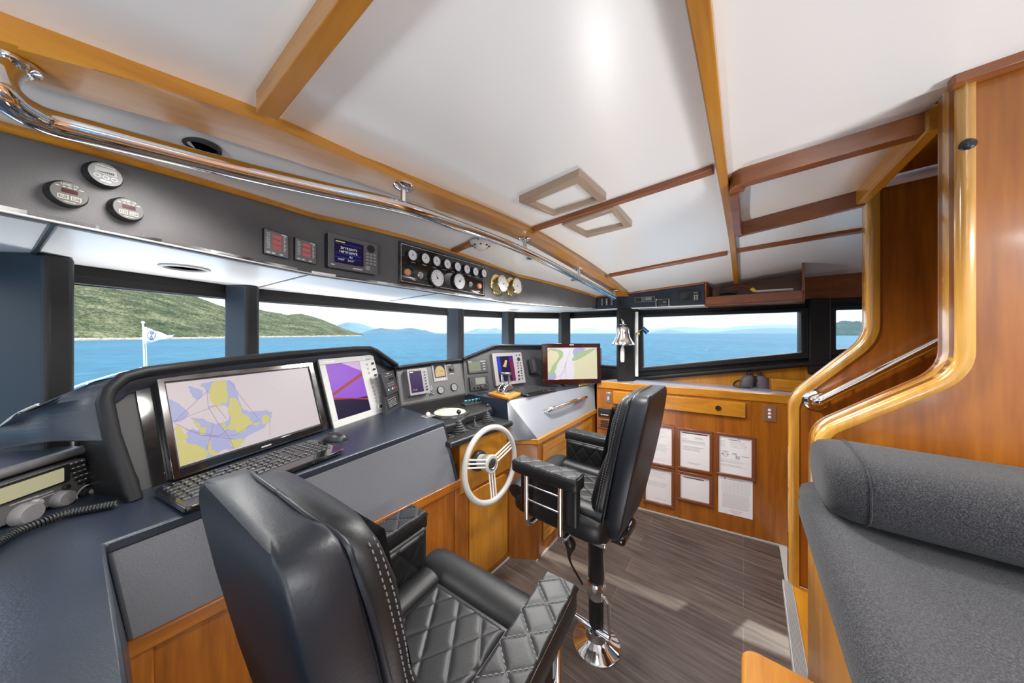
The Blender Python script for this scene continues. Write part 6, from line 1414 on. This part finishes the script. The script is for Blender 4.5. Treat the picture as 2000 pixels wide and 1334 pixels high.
mb = MB(); mb.box(Fr(SF(.0, fb0, 0), S, FD), (0, -1.05, s2-.03, 0), 0, zb_); mb.build('base', M['wood_y'], g, bevel=.004)
# ledge with rounded corner in front of the settee, standing on its own cupboard
zl = sfp(0, 0, .35).z; T = Fr(SF(0, fb0, 0), S, FD); R = (-.25, 0.002, 1.44*KS, .240*KS)
rr = rrect(R, .032, 6)
lo = thing('step_ledge', 'yellow varnished wooden ledge with a rounded corner at the bottom of the settee', 'ledge', SF(.5, -.06, 0))
mb = MB(); mb.fpoly(T, rr, zl-.022, zl); mb.build('top', M['wood_ys'], lo, bevel=.008, seg=4)
mb = MB(); mb.box(T, (-.2, .002, 1.38*KS, .20*KS), 0, zl-.022); mb.build('riser', M['wood'], lo)
# ================= OUTSIDE =================
SEA = CH-5.5
def sea_mat():
    m = bpy.data.materials.new('sea_water'); m.use_nodes = True; t = m.node_tree; b = t.nodes['Principled BSDF']; L = t.links.new
    tc = t.nodes.new('ShaderNodeTexCoord'); mp = t.nodes.new('ShaderNodeMapping'); mp.inputs['Scale'].default_value = (1, .55, 1); mp.inputs['Rotation'].default_value = (0, 0, .3)
    n = t.nodes.new('ShaderNodeTexNoise'); n.inputs['Scale'].default_value = .42; n.inputs['Detail'].default_value = 9; n.inputs['Roughness'].default_value = .62
    n2 = t.nodes.new('ShaderNodeTexNoise'); n2.inputs['Scale'].default_value = .012; n2.inputs['Detail'].default_value = 3
    r = t.nodes.new('ShaderNodeValToRGB'); r.color_ramp.elements[0].color = (.006, .058, .098, 1); r.color_ramp.elements[1].color = (.022, .120, .165, 1); r.color_ramp.elements[0].position = .36; r.color_ramp.elements[1].position = .66
    mx = t.nodes.new('ShaderNodeMix'); mx.inputs[0].default_value = .3; u = t.nodes.new('ShaderNodeBump'); u.inputs['Strength'].default_value = .5; u.inputs['Distance'].default_value = .35
    L(tc.outputs['Object'], mp.inputs[0]); L(mp.outputs[0], n.inputs['Vector']); L(mp.outputs[0], n2.inputs['Vector']); L(n.outputs[0], mx.inputs[2]); L(n2.outputs[0], mx.inputs[3]); L(mx.outputs[0], r.inputs[0]); L(r.outputs[0], b.inputs['Base Color'])
    L(n.outputs[0], u.inputs['Height']); L(u.outputs[0], b.inputs['Normal']); b.inputs['Roughness'].default_value = .55; b.inputs['Specular IOR Level'].default_value = .04
    return m
mb = MB(); N = 48; rings = [0, 20, 100, 400, 2000, 8000, 20000, 50000]
rows = [[V((max(r, .01)*math.cos(2*math.pi*t/N), max(r, .01)*math.sin(2*math.pi*t/N), SEA)) for t in range(N)] for r in rings]
mb.loft(rows, cap=False); tag(mb.build('sea', sea_mat()), 'turquoise blue sea with small ripples stretching to the horizon', 'sea', kind='stuff')
def forest_mat(name, c0, c1, c2, sc=.14):
    m = bpy.data.materials.new(name); m.use_nodes = True; t = m.node_tree; b = t.nodes['Principled BSDF']; L = t.links.new
    tc = t.nodes.new('ShaderNodeTexCoord'); n = t.nodes.new('ShaderNodeTexNoise'); n.inputs['Scale'].default_value = sc; n.inputs['Detail'].default_value = 8; n.inputs['Roughness'].default_value = .7
    r = t.nodes.new('ShaderNodeValToRGB'); r.color_ramp.elements[0].color = (*c0, 1); r.color_ramp.elements[0].position = .34; r.color_ramp.elements[1].color = (*c2, 1); r.color_ramp.elements[1].position = .66; e = r.color_ramp.elements.new(.5); e.color = (*c1, 1)
    u = t.nodes.new('ShaderNodeBump'); u.inputs['Strength'].default_value = .8; u.inputs['Distance'].default_value = 2.0
    n3 = t.nodes.new('ShaderNodeTexNoise'); n3.inputs['Scale'].default_value = sc*.11; n3.inputs['Detail'].default_value = 4; mx = t.nodes.new('ShaderNodeMix'); mx.inputs[0].default_value = .38
    L(tc.outputs['Object'], n.inputs['Vector']); L(tc.outputs['Object'], n3.inputs['Vector']); L(n.outputs[0], mx.inputs[2]); L(n3.outputs[0], mx.inputs[3]); L(mx.outputs[0], r.inputs[0]); L(r.outputs[0], b.inputs['Base Color']); L(n.outputs[0], u.inputs['Height']); L(u.outputs[0], b.inputs['Normal']); b.inputs['Roughness'].default_value = .9; b.inputs['Specular IOR Level'].default_value = .1
    return m
def interp(pts, u):
    if u <= pts[0][0]: return pts[0][1]
    for (a, b), (c, d) in zip(pts, pts[1:]):
        if u <= c: return b+(d-b)*(u-a)/(c-a)
    return pts[-1][1]
def hill(name, label, ridge, shore, m, nx, ny, tree, ridgek=1.7, backk=2.4, shoreY=None, sand=None):
    """land built where it stands: shore points on the sea, ridge behind at its real height, canopy as displaced relief"""
    u0, u1 = ridge[0][0], ridge[-1][0]; rows = []
    for i in range(nx+1):
        u = u0+(u1-u0)*i/nx
        sp = PZ(u, interp(shore, u), SEA) if shoreY is None else P(u, HV, shoreY)
        Ys = sp.y; rv = interp(ridge, u); Yr = Ys*ridgek; rp_ = P(u, rv, Yr); H = max(.5, rp_.z-SEA); sx = sp.x/sp.y; row = []
        for j in range(ny+1):
            t = j/ny
            if t < .72: q = t/.72; Y = Ys+(Yr-Ys)*q; z = SEA+H*(q**.85)
            else: q = (t-.72)/.28; Y = Yr+(Ys*backk-Yr)*q; z = SEA+H*(1-q**1.6)
            p = V((sx*Y, Y, z))
            if tree:
                k_ = noise.noise(V((p.x/tree[0], p.y/tree[0], p.z/tree[0])))*.6+noise.noise(V((p.x/tree[0]*2.3, p.y/tree[0]*2.3, 5)))*.4
                big = noise.noise(V((p.x/tree[0]/9, p.y/tree[0]/9, 3)))
                env = min(1, t*12)*min(1, (1-t)*8); p.z += (k_*tree[1]+tree[1]*.2+big*H*.03)*env
            row.append(p)
        rows.append(row)
    mb = MB(); mb.loft(rows, closed=False); o = tag(mb.build(name, m, smooth=180), label, 'island'); o.data.update()
    if sand:
        mb = MB(); A = []; B = []
        rnd = random.Random(3)
        for i in range(nx//3+1):
            u = u0+(u1-u0)*i*3/nx
            if u > u1: u = u1
            p = PZ(u, interp(shore, u), SEA); A.append([p-V((0, sand*.3, .3)), p+V((0, -.0, sand*(.5+.5*rnd.random()))), p+V((0, sand*3, sand*(1.0+.8*rnd.random())))])
        mb.loft(A, closed=False); mb.build('rocky_shore', mat('pale_rock', (.50, .36, .25), .9, var=(.4, (.28, .25, .22))), o).matrix_parent_inverse = Matrix.Identity(4)
    return o
fg = forest_mat('eucalypt_forest', (.006, .016, .013), (.062, .074, .034), (.24, .225, .12), .40)  # dark and light tones put the shade between tree crowns into the colour
hill('forested_island', 'large forested island with grey rock patches seen through the port windows', [(-200, 380), (0, 470), (145, 520), (260, 545), (357, 571), (437, 600), (470, 606), (505, 605), (560, 616), (589, 613), (628, 624), (670, 642), (709, 654.5)], [(-200, 668), (145, 665.5), (437, 661), (505, 659.5), (709, 656.4)], fg, 860, 260, (3.6, 2.6), 1.9, 2.8, sand=1.3)
m1 = forest_mat('haze_tinted_forest', (.045, .09, .13), (.07, .13, .16), (.10, .16, .18), .006)  # haze of distance put into the bluish colours of the far land
m2 = forest_mat('haze_tinted_hills', (.10, .17, .27), (.13, .20, .30), (.15, .23, .32), .003)
m3 = mat('haze_tinted_range', (.16, .235, .34), .9, spec=.1); m4 = mat('haze_tinted_peaks', (.21, .28, .37), .9, spec=.1); m5 = forest_mat('dark_green_forest', (.015, .035, .04), (.03, .06, .06), (.05, .09, .08), .02)  # haze painted into the two palest; the forest is simply dark green
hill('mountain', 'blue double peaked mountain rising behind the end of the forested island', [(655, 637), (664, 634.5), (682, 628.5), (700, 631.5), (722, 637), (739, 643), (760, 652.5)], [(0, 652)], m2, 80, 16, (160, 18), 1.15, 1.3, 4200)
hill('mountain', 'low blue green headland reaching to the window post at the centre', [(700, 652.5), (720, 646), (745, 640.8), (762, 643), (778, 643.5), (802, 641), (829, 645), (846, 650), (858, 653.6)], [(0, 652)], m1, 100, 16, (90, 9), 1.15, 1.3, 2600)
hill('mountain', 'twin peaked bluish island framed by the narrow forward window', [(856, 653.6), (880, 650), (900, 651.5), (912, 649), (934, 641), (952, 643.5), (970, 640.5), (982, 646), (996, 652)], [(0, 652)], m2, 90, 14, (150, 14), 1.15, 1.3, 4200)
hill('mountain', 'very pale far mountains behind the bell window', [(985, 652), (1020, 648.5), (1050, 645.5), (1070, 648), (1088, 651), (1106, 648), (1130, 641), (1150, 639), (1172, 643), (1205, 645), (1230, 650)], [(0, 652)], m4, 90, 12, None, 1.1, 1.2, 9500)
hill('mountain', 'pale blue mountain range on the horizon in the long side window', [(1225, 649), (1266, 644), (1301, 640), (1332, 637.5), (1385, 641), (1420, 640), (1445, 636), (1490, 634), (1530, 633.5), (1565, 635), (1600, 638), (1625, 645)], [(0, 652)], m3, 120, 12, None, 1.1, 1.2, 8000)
hill('mountain', 'nearer low hill in front of the pale range in the long side window', [(1262, 650.5), (1285, 646), (1306, 643), (1325, 646), (1350, 650), (1400, 648), (1450, 643), (1500, 640), (1562, 641), (1600, 648)], [(0, 652)], mat('haze_tinted_hill', (.11, .17, .25), .9, spec=.1), 100, 12, None, 1.1, 1.2, 6000)  # distance haze is part of this hill's blue-grey colour
hill('wooded_point', 'dark wooded point seen in the aftmost side window', [(1612, 650), (1625, 632), (1647, 627.5), (1677, 628), (1720, 630), (1800, 640)], [(0, 652)], m5, 90, 30, (14, 5), 1.15, 1.3, 700)
# bow rail, mast and pennant
bw = P(282, 719, 6.3)
mr = thing('bow_rail', 'thin white bow rail curving round the foredeck outside', 'railing', V((bw.x, bw.y, bw.z-1.0)))
pts = [bw, P(240, 727, 5.6), P(200, 738, 4.9), P(145, 756, 4.1), P(60, 800, 3.2)]; mb = MB(); mb.tube(smoothp(pts, 6), .011, 10); mb.build('rail', M['wp'], mr, smooth=60)
pts = [bw, bw+S*1.0-FD*.15, bw+S*2.0-FD*1.1, bw+S*2.8-FD*3.0]; mb = MB(); mb.tube(smoothp(pts, 6), .011, 10); mb.build('rail', M['wp'], mr, smooth=60)
for p in (P(171, 745, 4.5), P(60, 800, 3.2), bw, bw+S*2.0-FD*1.1): mb = MB(); mb.tube([p, p-UP*.65+FD*.08-S*.10], .009, 8); mb.build('post', M['wp'], mr, smooth=60)
fp = thing('bow_flagpole', 'slim white flagpole at the bow with a rope beside it', 'flagpole', bw-UP*.65)
tp_ = P(279, 630, 6.3); bt = P(282, 722, 6.3); mb = MB(); mb.tube([bw-UP*.65, bt, tp_], .013, 12); mb.ball(tp_, .03, n=10); mb.build('pole', M['wp'], fp, smooth=60)
mb = MB(); mb.tube([P(285, 660, 6.3), P(286.5, 720, 6.3)], .007, 8); mb.build('halyard', M['paper'], fp, smooth=60)
mb = MB(); mb.tube([P(273, 718.5, 6.3), P(294, 717.5, 6.3)], .014, 8); mb.build('cleat', M['chrome'], fp)
c11 = lambda x, y: (250+x/10.26, 600+y/10.26)
tp1 = [(300, 385), (360, 410), (450, 440), (540, 480), (610, 485), (700, 515), (760, 555), (850, 560), (920, 548)]; bt1 = [(335, 745), (420, 715), (500, 700), (560, 680), (640, 655), (720, 635), (790, 628), (850, 615), (900, 575)]
pdir = V((.35, .94, 0)); mb = MB(); rows = []
for i, (a, b) in enumerate(zip(tp1, bt1)):
    Y = 6.3+.10*math.sin(i*1.2); pa = P(*c11(*a), Y); pb = P(*c11(*b), Y+.03*math.sin(i)); rows.append([pa.lerp(pb, t/6)+V((0, .02*math.sin(t+i), 0)) for t in range(7)])
mb.loft(rows, closed=False); fl = mb.build('pennant', mat('white_cloth', (.80, .80, .82), .8), None, smooth=180, solid=.004); tag(fl, 'white triangular pennant with a dark blue round crest flying from the bow pole', 'pennant')
FLF = Fr(P(*c11(470, 560), 6.16), V((1, 0, 0)), UP); mb = MB(); k_ = 6.16/FPX/10.26
for t in range(14):
    th = math.radians(125+t*21.5+ (0)); 
    if t > 12: continue
    c, s_ = math.cos(th), math.sin(th); mb.ball(FLF.pt(78*k_*c, 85*k_*s_), 11*k_, n=8, sz=(1, .3, 1))
O_ = [FLF.pt(k_*(12+38*math.cos(t*.4)), k_*(48+38*math.sin(t*.4))) for t in range(16)]; I_ = [FLF.pt(k_*(12+26*math.cos(t*.4)), k_*(48+26*math.sin(t*.4))) for t in range(16)]; mb.ring(O_, I_, FLF.n*.004)
for a_, b_ in (((-15, 70), (40, 25)), ((40, 70), (-10, 20)), ((0, 0), (-20, -60)), ((0, 0), (20, -60)), ((-40, -95), (40, -95)), ((-40, -95), (-15, -65)), ((0, -95), (0, -60)), ((40, -95), (15, -65))): mb.tube([FLF.pt(k_*a_[0], k_*a_[1]), FLF.pt(k_*b_[0], k_*b_[1])], 5*k_, 5)
mb.build('crest', mat('navy_print', (.04, .05, .16), .8), fl).matrix_parent_inverse = Matrix.Identity(4)
dk = MB(); fdk = [SF(-1.6, 2.3, CH-1.35), SF(-1.1, 6.0, CH-1.35), bw-UP*.62, SF(3.3, 6.0, CH-1.35), SF(4.0, 2.3, CH-1.35)]; fdk = [V((p.x, p.y, CH-1.37)) for p in fdk]
dk.prism([p-UP*3.6 for p in fdk], fdk); tag(dk.build('foredeck', M['wp']), 'white foredeck of the yacht ahead of the wheelhouse windows', 'deck')
